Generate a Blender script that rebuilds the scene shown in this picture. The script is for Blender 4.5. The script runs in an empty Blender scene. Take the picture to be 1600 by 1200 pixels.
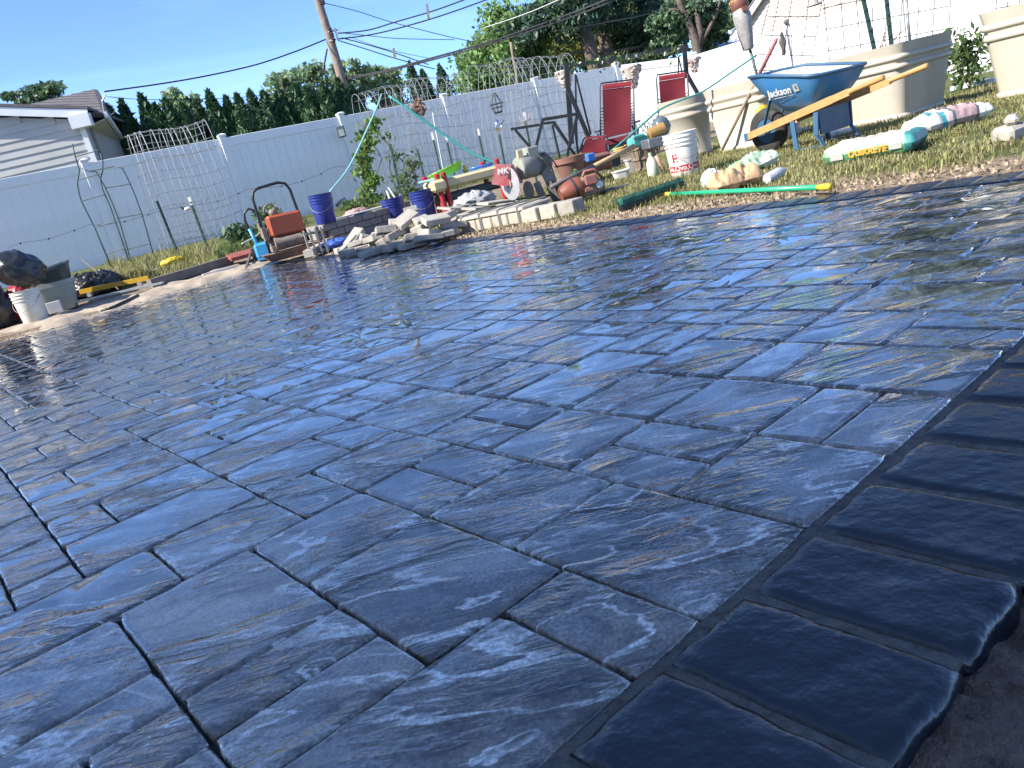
import bpy, math, random
import numpy as np
from mathutils import Vector, Matrix, noise as mnoise

# ------------------------------------------------------------------ camera, sky, sun, exposure
scene = bpy.context.scene
COL = scene.collection
R = math.radians
CAM_H = 0.5987
# world axes: x right, y away from the camera along the ground, z up.  rows of W = world axes in camera space (x right, y down, z forward)
W = np.array([[0.97021981, -0.24222618, 0.0], [-0.06783394, -0.27170403, 0.95998723], [-0.23253404, -0.93139862, -0.28004379]])
FOC = 1210.0
cam_d = bpy.data.cameras.new('camera'); cam_o = bpy.data.objects.new('camera', cam_d); COL.objects.link(cam_o)
cam_d.sensor_fit = 'HORIZONTAL'; cam_d.sensor_width = 36.0; cam_d.lens = 36.0 * FOC / 1600.0
cam_d.clip_start = 0.05; cam_d.clip_end = 2000.0
cx, cy, cz = W @ np.array([1., 0, 0]), W @ np.array([0., -1, 0]), W @ np.array([0., 0, -1])
cam_o.matrix_world = Matrix(((cx[0], cy[0], cz[0], 0), (cx[1], cy[1], cz[1], 0), (cx[2], cy[2], cz[2], CAM_H), (0, 0, 0, 1)))
scene.camera = cam_o

SUN_EL, SUN_P = 40.0, 23.5                      # elevation; heading: from the left and a little from behind
sv = Vector((-math.cos(R(SUN_P)) * math.cos(R(SUN_EL)), -math.sin(R(SUN_P)) * math.cos(R(SUN_EL)), math.sin(R(SUN_EL))))
world = bpy.data.worlds.new('World'); scene.world = world; world.use_nodes = True
wn = world.node_tree; wn.nodes.clear()
wo = wn.nodes.new('ShaderNodeOutputWorld'); wb = wn.nodes.new('ShaderNodeBackground'); sky = wn.nodes.new('ShaderNodeTexSky')
sky.sky_type = 'NISHITA'; sky.sun_disc = False; sky.sun_elevation = R(SUN_EL); sky.sun_rotation = math.atan2(sv.x, sv.y)
sky.altitude = 0.0; sky.air_density = 0.45; sky.dust_density = 0.15; sky.ozone_density = 6.0
wb.inputs['Strength'].default_value = 0.15
# a few faint wisps of high cloud
wtc = wn.nodes.new('ShaderNodeTexCoord'); wmp = wn.nodes.new('ShaderNodeMapping'); wmp.inputs['Scale'].default_value = (1.0, 2.2, 9.0); wmp.inputs['Rotation'].default_value = (0, R(24), 0)
wnz = wn.nodes.new('ShaderNodeTexNoise'); wnz.inputs['Scale'].default_value = 2.4; wnz.inputs['Detail'].default_value = 6; wnz.inputs['Distortion'].default_value = .6
wmr = wn.nodes.new('ShaderNodeMapRange'); wmr.inputs[1].default_value = .50; wmr.inputs[2].default_value = .82; wmr.inputs[4].default_value = .13
wmx = wn.nodes.new('ShaderNodeMix'); wmx.data_type = 'RGBA'; wmx.inputs[7].default_value = (5.2, 6.2, 7.4, 1)
wn.links.new(wtc.outputs['Generated'], wmp.inputs[0]); wn.links.new(wmp.outputs[0], wnz.inputs['Vector']); wn.links.new(wnz.outputs['Fac'], wmr.inputs[0]); wn.links.new(wmr.outputs[0], wmx.inputs[0])
wn.links.new(sky.outputs[0], wmx.inputs[6]); wn.links.new(wmx.outputs[2], wb.inputs['Color']); wn.links.new(wb.outputs[0], wo.inputs['Surface'])
sun_d = bpy.data.lights.new('sun', 'SUN'); sun_d.energy = 3.9; sun_d.angle = R(0.5); sun_d.color = (1.0, 0.93, 0.82)
sun_o = bpy.data.objects.new('sun', sun_d); COL.objects.link(sun_o)
sun_o.rotation_euler = sv.to_track_quat('Z', 'Y').to_euler(); sun_o.location = (0, 0, 30)
scene.view_settings.view_transform = 'Standard'; scene.view_settings.look = 'None'
scene.view_settings.exposure = 1.42; scene.view_settings.gamma = 1.0
scene.render.engine = 'CYCLES'
# ------------------------------------------------------------------ geometry of the place
MOD = 0.127                                       # paver module in metres
AW = Vector((0.804107678, 0.594483677, 0)); BW = Vector((-0.594483677, 0.804107678, 0)); ORG = Vector((0.16006358, 0.83071047, 0))
PAT_ANG = math.atan2(AW.y, AW.x)
def AB(a, b, z=0.0): return ORG + AW * (a * MOD) + BW * (b * MOD) + Vector((0, 0, z))
def toab(x, y):
    d = Vector((x, y, 0)) - ORG
    return d.dot(AW) / MOD, d.dot(BW) / MOD
def sm(t): t = min(1.0, max(0.0, t)); return t * t * (3 - 2 * t)
def gz(x, y):                                     # lie of the land: level by the patio, rising to the back fence
    a, b = toab(x, y)
    return 0.37 * sm((b - 64) / 50.0) * (1 - 0.45 * min(1, max(0, (a - 42) / 80.0))) + 0.02 * sm((a - 26) / 14.0)
def ray(px, py):
    d = W @ np.array([(px - 800) / FOC, (py - 600) / FOC, 1.0]); return Vector(d)
def atz(px, py, z=0.0): d = ray(px, py); return Vector((0, 0, CAM_H)) + d * ((z - CAM_H) / d.z)
def aty(px, py, Y): d = ray(px, py); return Vector((0, 0, CAM_H)) + d * (Y / d.y)
def G(px, py):                                    # where the line of sight meets the ground
    d = ray(px, py); t = 1.5; o = Vector((0, 0, CAM_H))
    while t < 60:
        p = o + d * t
        if p.z <= gz(p.x, p.y): break
        t += 0.01
    p.z = gz(p.x, p.y); return p
def proj(p):
    c = W.T @ np.array([p[0], p[1], p[2] - CAM_H]); return c[0] / c[2] * FOC + 800, c[1] / c[2] * FOC + 600
def ppm(p):                                       # pixels per metre at a point
    c = W.T @ np.array([p[0], p[1], p[2] - CAM_H]); return FOC / c[2]
# ------------------------------------------------------------------ mesh helpers
class MB:
    def __init__(s): s.v = []; s.f = []
    def add(s, vs, fs):
        n = len(s.v); s.v += [tuple(v) for v in vs]; s.f += [tuple(i + n for i in f) for f in fs]; return s
    def box(s, c, size, rz=0.0, rot=None, taper=1.0, bev=0.0):
        x, y, z = size[0] / 2, size[1] / 2, size[2] / 2
        M = rot if rot is not None else Matrix.Rotation(rz, 3, 'Z')
        c = Vector(c)
        if bev > 0:
            b = min(bev, x * .9, y * .9, z * .9); P = []; idx = {}
            for sz in (-1, 1):
                for sx in (-1, 1):
                    for sy in (-1, 1):
                        t = taper if sz > 0 else 1.0
                        for k, q in enumerate(((x - b, y - b, z), (x - b, y, z - b), (x, y - b, z - b))):
                            idx[(sx, sy, sz, k)] = len(P)
                            P.append(M @ Vector((sx * q[0] * t, sy * q[1] * t, sz * q[2])) + c)
            F = []
            i = lambda a, b_, c_, k: idx[(a, b_, c_, k)]
            for sz in (-1, 1): F.append([i(-1, -1, sz, 0), i(1, -1, sz, 0), i(1, 1, sz, 0), i(-1, 1, sz, 0)][::sz])
            for sy in (-1, 1): F.append([i(-1, sy, -1, 1), i(-1, sy, 1, 1), i(1, sy, 1, 1), i(1, sy, -1, 1)][::sy])
            for sx in (-1, 1): F.append([i(sx, -1, -1, 2), i(sx, 1, -1, 2), i(sx, 1, 1, 2), i(sx, -1, 1, 2)][::sx])
            for sz in (-1, 1):
                for sy in (-1, 1): F.append([i(-1, sy, sz, 0), i(-1, sy, sz, 1), i(1, sy, sz, 1), i(1, sy, sz, 0)][::-sy * sz])
                for sx in (-1, 1): F.append([i(sx, -1, sz, 0), i(sx, 1, sz, 0), i(sx, 1, sz, 2), i(sx, -1, sz, 2)][::-sx * sz])
            for sx in (-1, 1):
                for sy in (-1, 1): F.append([i(sx, sy, -1, 1), i(sx, sy, -1, 2), i(sx, sy, 1, 2), i(sx, sy, 1, 1)][::-sx * sy])
                for sy in (-1, 1):
                    for sz in (-1, 1): F.append([i(sx, sy, sz, 0), i(sx, sy, sz, 1), i(sx, sy, sz, 2)][::sx * sy * sz])
            return s.add(P, F)
        P = [M @ Vector((sx * x * (taper if sz > 0 else 1), sy * y * (taper if sz > 0 else 1), sz * z)) + c for sz in (-1, 1) for sy in (-1, 1) for sx in (-1, 1)]
        return s.add(P, [(0, 2, 3, 1), (4, 5, 7, 6), (0, 1, 5, 4), (2, 6, 7, 3), (0, 4, 6, 2), (1, 3, 7, 5)])
    def beam(s, p, q, w, h=None, up=(0, 0, 1)):          # rectangular bar from p to q
        p, q = Vector(p), Vector(q); d = q - p; h = h or w
        X = d.normalized(); U = Vector(up)
        if abs(X.dot(U)) > .98: U = Vector((0, 1, 0))
        Y = U.cross(X).normalized(); Z = X.cross(Y)
        return s.box((p + q) / 2, (d.length, w, h), rot=Matrix((X, Y, Z)).transposed())
    def tube(s, pts, r, n=6, cap=True):
        pts = [Vector(p) for p in pts]; rr = r if isinstance(r, (list, tuple)) else [r] * len(pts)
        t0 = (pts[1] - pts[0]).normalized(); u = Vector((0, 0, 1)) if abs(t0.z) < .9 else Vector((1, 0, 0))
        V = []; F = []
        for k, p in enumerate(pts):
            t = (pts[min(k + 1, len(pts) - 1)] - pts[max(k - 1, 0)]).normalized()
            x = u.cross(t)
            if x.length < 1e-6: x = Vector((1, 0, 0)).cross(t)
            x.normalize(); y = t.cross(x); u = y
            for j in range(n):
                an = 2 * math.pi * j / n; V.append(p + (x * math.cos(an) + y * math.sin(an)) * rr[k])
        for k in range(len(pts) - 1):
            for j in range(n):
                F.append((k * n + j, k * n + (j + 1) % n, (k + 1) * n + (j + 1) % n, (k + 1) * n + j))
        if cap: F.append(tuple(range(n))[::-1]); F.append(tuple(range((len(pts) - 1) * n, len(pts) * n)))
        return s.add(V, F)
    def lathe(s, prof, n=24, c=(0, 0, 0), rot=None, cap=(True, True), sq=0.0, scale=(1, 1)):   # prof: (radius, z); sq>0 squares the plan off
        V = []; F = []; c = Vector(c); M = rot or Matrix.Identity(3)
        for r, z in prof:
            for j in range(n):
                an = 2 * math.pi * (j + .5) / n; k = 1.0
                if sq > 0:
                    e = 2 + sq; k = (abs(math.cos(an)) ** e + abs(math.sin(an)) ** e) ** (-1 / e)
                V.append(M @ Vector((r * k * math.cos(an) * scale[0], r * k * math.sin(an) * scale[1], z)) + c)
        for i in range(len(prof) - 1):
            for j in range(n): F.append((i * n + j, i * n + (j + 1) % n, (i + 1) * n + (j + 1) % n, (i + 1) * n + j))
        if cap[0]: F.append(tuple(range(n))[::-1])
        if cap[1]: F.append(tuple(range((len(prof) - 1) * n, len(prof) * n)))
        return s.add(V, F)
    def prism(s, poly, d):                                # polygon (3D points) pushed along d
        n = len(poly); d = Vector(d); P = [Vector(p) for p in poly]; V = P + [p + d for p in P]
        return s.add(V, [tuple(range(n))[::-1], tuple(range(n, 2 * n))] + [(i, (i + 1) % n, n + (i + 1) % n, n + i) for i in range(n)])
    def grid(s, fn, nu, nv):
        V = [fn(i / nu, j / nv) for j in range(nv + 1) for i in range(nu + 1)]
        return s.add(V, [(j * (nu + 1) + i, j * (nu + 1) + i + 1, (j + 1) * (nu + 1) + i + 1, (j + 1) * (nu + 1) + i) for j in range(nv) for i in range(nu)])
    def mesh(s, name, mat, smooth=False, off=None):
        me = bpy.data.meshes.new(name); v = s.v
        if off is not None: v = [(p[0] - off[0], p[1] - off[1], p[2] - off[2]) for p in v]
        me.from_pydata(v, [], s.f); me.materials.append(mat)
        if smooth: me.shade_smooth() if smooth is True else me.set_sharp_from_angle(angle=R(smooth))
        if smooth and smooth is not True: me.shade_smooth(); me.set_sharp_from_angle(angle=R(smooth))
        me.update(); return me
    def build(s, name, mat, parent=None, smooth=False, world=False):
        off = None
        if world and parent is not None:
            r = parent
            while r.parent: r = r.parent
            off = r.location
        o = bpy.data.objects.new(name, s.mesh(name, mat, smooth, off)); COL.objects.link(o)
        if parent is not None: o.parent = parent
        return o
def tag(o, label=None, cat=None, group=None, kind=None):
    for k, v in (('label', label), ('category', cat), ('group', group), ('kind', kind)):
        if v: o[k] = v
    return o
def thing(name, label, cat, loc=(0, 0, 0), rz=0.0, group=None):
    o = bpy.data.objects.new(name, None); COL.objects.link(o); o.location = loc; o.rotation_euler = (0, 0, rz); o.empty_display_size = .1
    return tag(o, label, cat, group)
def link(name, me, parent=None, loc=(0, 0, 0), rot=(0, 0, 0), sc=(1, 1, 1)):
    o = bpy.data.objects.new(name, me); COL.objects.link(o); o.location = loc; o.rotation_euler = rot; o.scale = sc
    if parent is not None: o.parent = parent
    return o
def solo(name, mb, mat, label, cat, loc, smooth=False, group=None, world=True):
    """a thing that is one mesh; mb in world coordinates"""
    me = mb.mesh(name, mat, smooth, loc if world else None)
    o = link(name, me, None, loc); return tag(o, label, cat, group)
def np_mesh(name, verts, faces4, mat):
    me = bpy.data.meshes.new(name); n = len(faces4); k = faces4.shape[1]
    me.vertices.add(len(verts)); me.vertices.foreach_set('co', np.asarray(verts, np.float32).ravel())
    me.loops.add(n * k); me.loops.foreach_set('vertex_index', faces4.astype(np.int32).ravel())
    me.polygons.add(n); me.polygons.foreach_set('loop_start', np.arange(0, n * k, k, dtype=np.int32))
    me.materials.append(mat); me.update(calc_edges=True); me.validate(); return me
def text_mb(txt, size, shear=0.0, bold=0.0, ext=0.0):
    cu = bpy.data.curves.new('lettering', 'FONT'); cu.body = txt; cu.size = size; cu.shear = shear; cu.offset = bold; cu.extrude = ext; cu.resolution_u = 3
    o = bpy.data.objects.new('lettering', cu); COL.objects.link(o)
    dg = bpy.context.evaluated_depsgraph_get(); me = bpy.data.meshes.new_from_object(o.evaluated_get(dg))
    m = MB(); m.v = [tuple(v.co) for v in me.vertices]; m.f = [tuple(p.vertices) for p in me.polygons]
    bpy.data.objects.remove(o); bpy.data.curves.remove(cu); bpy.data.meshes.remove(me)
    return m
def xf(mb, M):
    mb.v = [tuple(M @ Vector(v)) for v in mb.v]; return mb
# ------------------------------------------------------------------ materials
MATS = {}
def hexc(h): return tuple(((int(h[i:i + 2], 16) / 255) ** 2.2) for i in (0, 2, 4))
class NT:
    def __init__(s, name):
        s.m = bpy.data.materials.new(name); s.m.use_nodes = True; s.t = s.m.node_tree; s.n = s.t.nodes; s.b = s.n['Principled BSDF']
    def new(s, typ, **kw):
        nd = s.n.new(typ)
        for k, v in kw.items():
            if k in nd.bl_rna.properties: setattr(nd, k, v)
            else: nd.inputs[k].default_value = v
        return nd
    def l(s, a, b): s.t.links.new(a, b)
    def math(s, op, a, b=None, c=None, clamp=False):
        nd = s.n.new('ShaderNodeMath'); nd.operation = op; nd.use_clamp = clamp
        for i, x in enumerate((a, b, c)):
            if x is None: continue
            if hasattr(x, 'links'): s.l(x, nd.inputs[i])
            else: nd.inputs[i].default_value = x
        return nd.outputs[0]
    def ramp(s, fac, stops, interp='LINEAR'):
        nd = s.n.new('ShaderNodeValToRGB'); e = nd.color_ramp.elements; nd.color_ramp.interpolation = interp
        while len(e) < len(stops): e.new(0.5)
        for q, (p, c) in zip(e, stops): q.position = p; q.color = (*c, 1) if len(c) == 3 else c
        s.l(fac, nd.inputs[0]); return nd.outputs[0]
    def noise(s, vec, scale, detail=3, rough=.55, dist=0.0):
        nd = s.n.new('ShaderNodeTexNoise'); nd.inputs['Scale'].default_value = scale; nd.inputs['Detail'].default_value = detail
        nd.inputs['Roughness'].default_value = rough; nd.inputs['Distortion'].default_value = dist
        if vec is not None: s.l(vec, nd.inputs['Vector'])
        return nd.outputs['Fac']
    def mix(s, fac, a, b, mode='MIX'):
        nd = s.n.new('ShaderNodeMix'); nd.data_type = 'RGBA'; nd.blend_type = mode
        for sock, x in ((nd.inputs[0], fac), (nd.inputs[6], a), (nd.inputs[7], b)):
            if hasattr(x, 'links'): s.l(x, sock)
            elif isinstance(x, tuple): sock.default_value = (*x, 1) if len(x) == 3 else x
            else: sock.default_value = x
        return nd.outputs[2]
    def mapr(s, v, a, b, c=0.0, d=1.0, interp='LINEAR'):
        nd = s.n.new('ShaderNodeMapRange'); nd.interpolation_type = interp; s.l(v, nd.inputs[0])
        for i, x in enumerate((a, b, c, d)): nd.inputs[1 + i].default_value = x
        return nd.outputs[0]
    def coords(s, kind='Object'): return s.n.new('ShaderNodeTexCoord').outputs[kind]
    def bump(s, h, dist=0.01, strength=1.0):
        nd = s.n.new('ShaderNodeBump'); nd.inputs['Distance'].default_value = dist; nd.inputs['Strength'].default_value = strength
        s.l(h, nd.inputs['Height']); s.l(nd.outputs[0], s.b.inputs['Normal']); return nd
def M(name, c, c2=None, rough=.6, scale=6.0, amt=1.0, bump=0.0, bscale=30.0, metal=0.0, spec=.5, island=0.0, trans=0.0, coat=0.0):
    """a worn, slightly uneven procedural surface between two colours"""
    if name in MATS: return MATS[name]
    if isinstance(c, str): c = hexc(c)
    if isinstance(c2, str): c2 = hexc(c2)
    t = NT(name); b = t.b; co = t.coords()
    c2 = c2 or tuple(x * .72 for x in c)
    f = t.noise(co, scale, 5, .65)
    f = t.mapr(f, .32, .68)
    col = t.mix(t.math('MULTIPLY', f, amt), c, c2)
    if island:
        g = t.new('ShaderNodeNewGeometry'); hs = t.new('ShaderNodeHueSaturation'); t.l(col, hs.inputs['Color'])
        t.l(t.mapr(g.outputs['Random Per Island'], 0, 1, 1 - island, 1 + island), hs.inputs['Value']); col = hs.outputs[0]
    t.l(col, b.inputs['Base Color'])
    b.inputs['Roughness'].default_value = rough; b.inputs['Metallic'].default_value = metal; b.inputs['Specular IOR Level'].default_value = spec
    t.l(t.mapr(t.noise(co, scale * 2.3, 4), .3, .7, max(.03, rough - .12), min(1, rough + .12)), b.inputs['Roughness'])
    if coat: b.inputs['Coat Weight'].default_value = coat; b.inputs['Coat Roughness'].default_value = .15
    if trans: b.inputs['Transmission Weight'].default_value = trans
    if bump: t.bump(t.noise(co, bscale, 4, .6), bump)
    MATS[name] = t.m; return t.m
# ------------------------------------------------------------------ patio
rng = random.Random(11)
def paver_mat(name, border=False, rel=.06):
    t = NT(name); b = t.b
    geo = t.new('ShaderNodeNewGeometry'); oi = t.new('ShaderNodeObjectInfo')
    at = t.new('ShaderNodeAttribute', attribute_name='piece')
    rnd = t.math('ADD', oi.outputs['Random'], at.outputs['Fac'])
    off = t.new('ShaderNodeCombineXYZ'); t.l(t.math('MULTIPLY', rnd, 61.0), off.inputs[2]); t.l(t.math('MULTIPLY', rnd, 17.0), off.inputs[0])
    add = t.new('ShaderNodeVectorMath', operation='ADD'); t.l(geo.outputs['Position'], add.inputs[0]); t.l(off.outputs[0], add.inputs[1])
    P = add.outputs[0]
    mp = t.new('ShaderNodeMapping', vector_type='POINT'); t.l(P, mp.inputs[0])
    mp.inputs['Rotation'].default_value = (0, 0, R(-8)); mp.inputs['Scale'].default_value = (1.0, 2.9, 1.0)
    Q = mp.outputs[0]
    fine = t.noise(P, 240, 3, .6)
    if not border:
        # split-slate relief: broad swells cut into uneven ledges
        def ledges(n, levels, lo, hi):
            v = t.math('MULTIPLY', n, levels); fl = t.math('FLOOR', v); fr = t.math('SUBTRACT', v, fl)
            st = t.mapr(fr, lo, hi, 0, 1, 'SMOOTHSTEP'); return t.math('DIVIDE', t.math('ADD', fl, st), levels), st, fr, fl
        n1 = t.noise(Q, 2.1, 5, .52, .35); l1, st, fr1, fl1 = ledges(n1, 6.5, .35, .95)
        n4 = t.noise(Q, 8.5, 4, .6, .5); l2, st2, fr2, fl2 = ledges(n4, 5.0, .40, .95)
        n2 = t.noise(Q, 34, 4, .6, .3); n3 = t.noise(Q, 1.7, 2)
        keep = t.mapr(t.noise(P, 3.4, 2), .40, .60, .15, 1.0)
        h = t.math('ADD', t.math('MULTIPLY', l1, .80), t.math('MULTIPLY', t.math('MULTIPLY', l2, .20), keep))
        h = t.math('ADD', h, t.math('MULTIPLY', n2, .006)); h = t.math('ADD', h, t.math('MULTIPLY', n1, .24)); h = t.math('ADD', h, t.math('MULTIPLY', n4, .05))
        low = t.math('ADD', t.math('MULTIPLY', n3, .12), .50)          # water stands in the hollows
        wet = t.mapr(t.math('SUBTRACT', low, h), -.012, .02)
        hh = t.math('MAXIMUM', h, low)
        hh = t.math('ADD', hh, t.math('MULTIPLY', t.math('MULTIPLY', fine, .0015), t.math('SUBTRACT', 1.0, wet)))
        t.bump(hh, rel)
        film = t.new('ShaderNodeBump'); film.inputs['Distance'].default_value = rel * .4; t.l(hh, film.inputs['Height'])   # the sealer lies smoother than the stone
        t.l(film.outputs[0], b.inputs['Coat Normal']); b.inputs['Coat Weight'].default_value = 1.0; b.inputs['Coat IOR'].default_value = 1.6; b.inputs['Coat Roughness'].default_value = .055
        c = t.ramp(t.noise(P, 5.5, 5, .65, .3), [(.28, (.11, .087, .068)), (.47, (.21, .168, .132)), (.62, (.325, .265, .21)), (.80, (.48, .40, .325))])
        tone = t.mapr(t.math('FRACT', t.math('MULTIPLY', rnd, 7.31)), 0, 1, .5, 1.45)
        hs = t.new('ShaderNodeHueSaturation'); t.l(c, hs.inputs['Color']); t.l(tone, hs.inputs['Value']); c = hs.outputs[0]
        warm = t.mapr(t.math('FRACT', t.math('MULTIPLY', rnd, 3.77)), .55, 1.0, 0, .35)
        c = t.mix(warm, c, (1.12, 1.0, .9), 'MULTIPLY')
        # every cleft layer has its own tone; relief shade painted dark at each ledge foot, lip painted pale for wear and relief
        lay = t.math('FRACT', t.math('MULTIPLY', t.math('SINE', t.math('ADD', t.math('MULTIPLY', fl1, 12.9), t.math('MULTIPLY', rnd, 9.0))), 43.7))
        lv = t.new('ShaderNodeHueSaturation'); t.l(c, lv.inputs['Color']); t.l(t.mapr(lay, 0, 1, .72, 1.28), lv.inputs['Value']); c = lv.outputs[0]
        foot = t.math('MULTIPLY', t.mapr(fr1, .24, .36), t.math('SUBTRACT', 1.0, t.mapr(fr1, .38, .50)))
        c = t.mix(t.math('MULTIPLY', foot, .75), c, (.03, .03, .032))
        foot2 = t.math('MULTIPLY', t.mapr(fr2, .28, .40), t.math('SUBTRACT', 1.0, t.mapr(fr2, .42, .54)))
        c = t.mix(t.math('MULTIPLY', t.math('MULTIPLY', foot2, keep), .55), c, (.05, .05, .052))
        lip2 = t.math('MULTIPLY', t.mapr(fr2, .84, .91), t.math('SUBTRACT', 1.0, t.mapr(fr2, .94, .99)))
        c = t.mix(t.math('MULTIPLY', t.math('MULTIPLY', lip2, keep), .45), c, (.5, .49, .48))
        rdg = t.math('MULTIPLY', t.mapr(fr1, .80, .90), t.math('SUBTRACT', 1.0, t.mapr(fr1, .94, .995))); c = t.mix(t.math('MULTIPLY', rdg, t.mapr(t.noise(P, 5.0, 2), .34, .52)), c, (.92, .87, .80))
        spk = t.mapr(t.noise(P, 170, 2, .6), .35, .75, .55, 1.5)
        bright = t.mapr(t.noise(P, 4.3, 5, .68), .46, .68)
        c = t.mix(t.math('MULTIPLY', bright, .75), c, (.48, .44, .41))
        sp = t.new('ShaderNodeHueSaturation'); t.l(c, sp.inputs['Color']); t.l(spk, sp.inputs['Value']); c = sp.outputs[0]
        t.l(c, b.inputs['Base Color'])
        rg = t.mapr(t.noise(P, 6.0, 4), .3, .7, .05, .16)
        t.l(t.math('MULTIPLY', rg, t.mapr(wet, 0, 1, 1.0, .4)), b.inputs['Roughness'])
        b.inputs['IOR'].default_value = 1.6
    else:
        n1 = t.noise(P, 9, 4, .5); n2 = t.noise(P, 34, 3, .55)
        h = t.math('ADD', n1, t.math('MULTIPLY', n2, .22)); h = t.math('ADD', h, t.math('MULTIPLY', fine, .004))
        t.bump(h, 0.011)
        c = t.ramp(t.noise(P, 7, 5, .6), [(.3, (.003, .006, .013)), (.55, (.005, .010, .020)), (.8, (.012, .020, .032))])
        t.l(c, b.inputs['Base Color'])
        t.l(t.mapr(t.noise(P, 12, 4), .3, .7, .2, .36), b.inputs['Roughness'])
        b.inputs['IOR'].default_value = 1.7
    return t.m
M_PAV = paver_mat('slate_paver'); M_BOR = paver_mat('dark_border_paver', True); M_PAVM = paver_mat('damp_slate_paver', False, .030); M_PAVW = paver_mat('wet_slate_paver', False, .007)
def tile_mb(la, lb, gap=.0019, rnds=((.0, -.055), (.0, -.005), (.0028, -.0014), (.007, -.0002), (.010, 0.0), (.016, 0.0)), wob=.0005, seed=0):
    r = random.Random(seed); m = MB(); per = []
    na, nb = max(3, int(la * 4)), max(3, int(lb * 4)); ha, hb = la * MOD / 2 - gap, lb * MOD / 2 - gap
    for i in range(na): per.append((-ha + 2 * ha * i / na, -hb))
    for i in range(nb): per.append((ha, -hb + 2 * hb * i / nb))
    for i in range(na): per.append((ha - 2 * ha * i / na, hb))
    for i in range(nb): per.append((-ha, hb - 2 * hb * i / nb))
    n = len(per); jit = [(r.gauss(0, wob), r.gauss(0, wob)) for _ in per]; V = []
    for k, (ins, z) in enumerate(rnds):
        for (x, y), (jx, jy) in zip(per, jit):
            sx, sy = (ha - ins) / ha, (hb - ins) / hb
            cr = min(1.0, max(0, abs(x) / ha + abs(y) / hb - 1.0)); q = 1 - .008 * (cr ** 6) * (2 if len(rnds) > 3 else 1)
            V.append((x * sx * q + jx, y * sy * q + jy, z + (r.gauss(0, .0006) if 0 < k < len(rnds) - 1 else 0)))
    F = []
    for k in range(len(rnds) - 1):
        for i in range(n): F.append((k * n + i, k * n + (i + 1) % n, (k + 1) * n + (i + 1) % n, (k + 1) * n + i))
    top = (len(rnds) - 1) * n; V.append((0, 0, .0004))
    for i in range(n): F.append((top + i, top + (i + 1) % n, len(V) - 1))
    return m.add(V, F)
A0, A1, B1 = -10, 24, 72
known = [(-6, -3, 7, 9), (-4, -2, 4, 7), (-4, -2, 3, 4), (-4, -2, 2, 3), (-6, -4, 5, 7), (-7, -4, 4, 5), (-5, -4, 3, 4), (-2, 0, 2, 5), (-1, 0, 0, 2), (-4, -1, 0, 2), (-2, 0, 5, 7),
 (-1, 0, 7, 9), (-3, -1, 7, 9), (-4, -1, 9, 11), (-4, -3, 11, 13), (-3, -1, 11, 13), (-4, -1, 13, 15), (-4, -3, 15, 17), (-3, -1, 15, 17), (-4, -1, 17, 19), (-3, -2, 19, 21), (-5, -4, 10, 12), (-6, -4, 12, 14),
 (1, 2, 9, 11), (-1, 1, 9, 11), (0, 2, 7, 9), (0, 1, 5, 7), (1, 2, 5, 7), (0, 2, 3, 5), (0, 2, 0, 3), (-1, 2, 11, 13), (-1, 0, 13, 15), (0, 2, 13, 14), (0, 2, 14, 15), (-1, 2, 15, 17), (-1, 1, 17, 19), (1, 2, 17, 19), (-2, 0, 19, 22), (0, 2, 19, 21),
 (2, 4, 0, 2), (2, 3, 2, 4), (3, 4, 2, 4), (2, 4, 4, 6), (2, 3, 6, 8), (3, 4, 6, 8), (2, 4, 8, 11), (2, 3, 11, 13), (3, 4, 11, 13), (2, 4, 13, 16), (2, 4, 16, 18), (2, 4, 18, 20), (2, 4, 20, 23),
 (4, 6, 0, 1), (4, 6, 1, 2), (4, 6, 2, 4), (4, 6, 4, 5), (4, 6, 5, 6), (4, 7, 6, 8), (4, 6, 8, 9), (4, 6, 9, 10), (4, 6, 10, 12), (4, 7, 12, 14), (4, 5, 14, 16), (5, 8, 14, 16), (4, 5, 16, 18), (5, 7, 16, 18), (4, 5, 18, 20), (5, 6, 18, 20),
 (6, 8, 0, 3), (6, 8, 3, 4), (6, 8, 4, 6), (7, 9, 6, 7), (7, 9, 7, 8), (6, 8, 8, 10), (6, 7, 10, 12), (7, 9, 10, 12), (7, 9, 12, 14), (8, 9, 14, 16), (8, 9, 0, 2), (9, 10, 0, 2), (8, 10, 2, 4), (8, 9, 4, 6), (9, 10, 4, 6), (9, 10, 6, 8), (8, 9, 8, 10), (9, 10, 8, 10),
 (10, 12, 4, 6), (10, 12, 1, 4), (-3, 0, 26, 28), (-2, 0, 24, 26)]
used = {}; tiles = []
def put(a0, a1, b0, b1):
    cells = [(a, b) for a in range(a0, a1) for b in range(b0, b1)]
    if a0 < A0 or a1 > A1 or b0 < 0 or b1 > B1 or any(c in used for c in cells): return False
    for c in cells: used[c] = 1
    tiles.append((a0, a1, b0, b1)); return True
for k in known: put(*k)
for b in range(0, B1):
    for a in range(A0, A1):
        if (a, b) in used: continue
        opts = [(2, 3), (3, 2), (2, 2), (2, 2), (1, 2), (2, 1)]; rng.shuffle(opts)
        if a % 2: opts = [(1, 2), (1, 2)] + opts
        for da, db in opts + [(2, 1), (1, 2), (1, 1)]:
            if put(a, a + da, b, b + db): break
M_JOINT = M('joint_sand', (.10, .09, .08), (.22, .195, .17), .9, 60, 1, .006, 220)
pm = MB()
def rect(a0, a1, b0, b1, z): return [AB(a0, b0, z), AB(a1, b0, z), AB(a1, b1, z), AB(a0, b1, z)]
pm.prism(rect(A0 - .02, A1 + 1.98, -2.1, B1 + .02, -.09), (0, 0, .077))
patio = tag(pm.build('patio', M('dark_joint', (.02, .02, .021), (.045, .043, .042), .95, 40, 1, .004, 260)), kind='structure')
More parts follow.
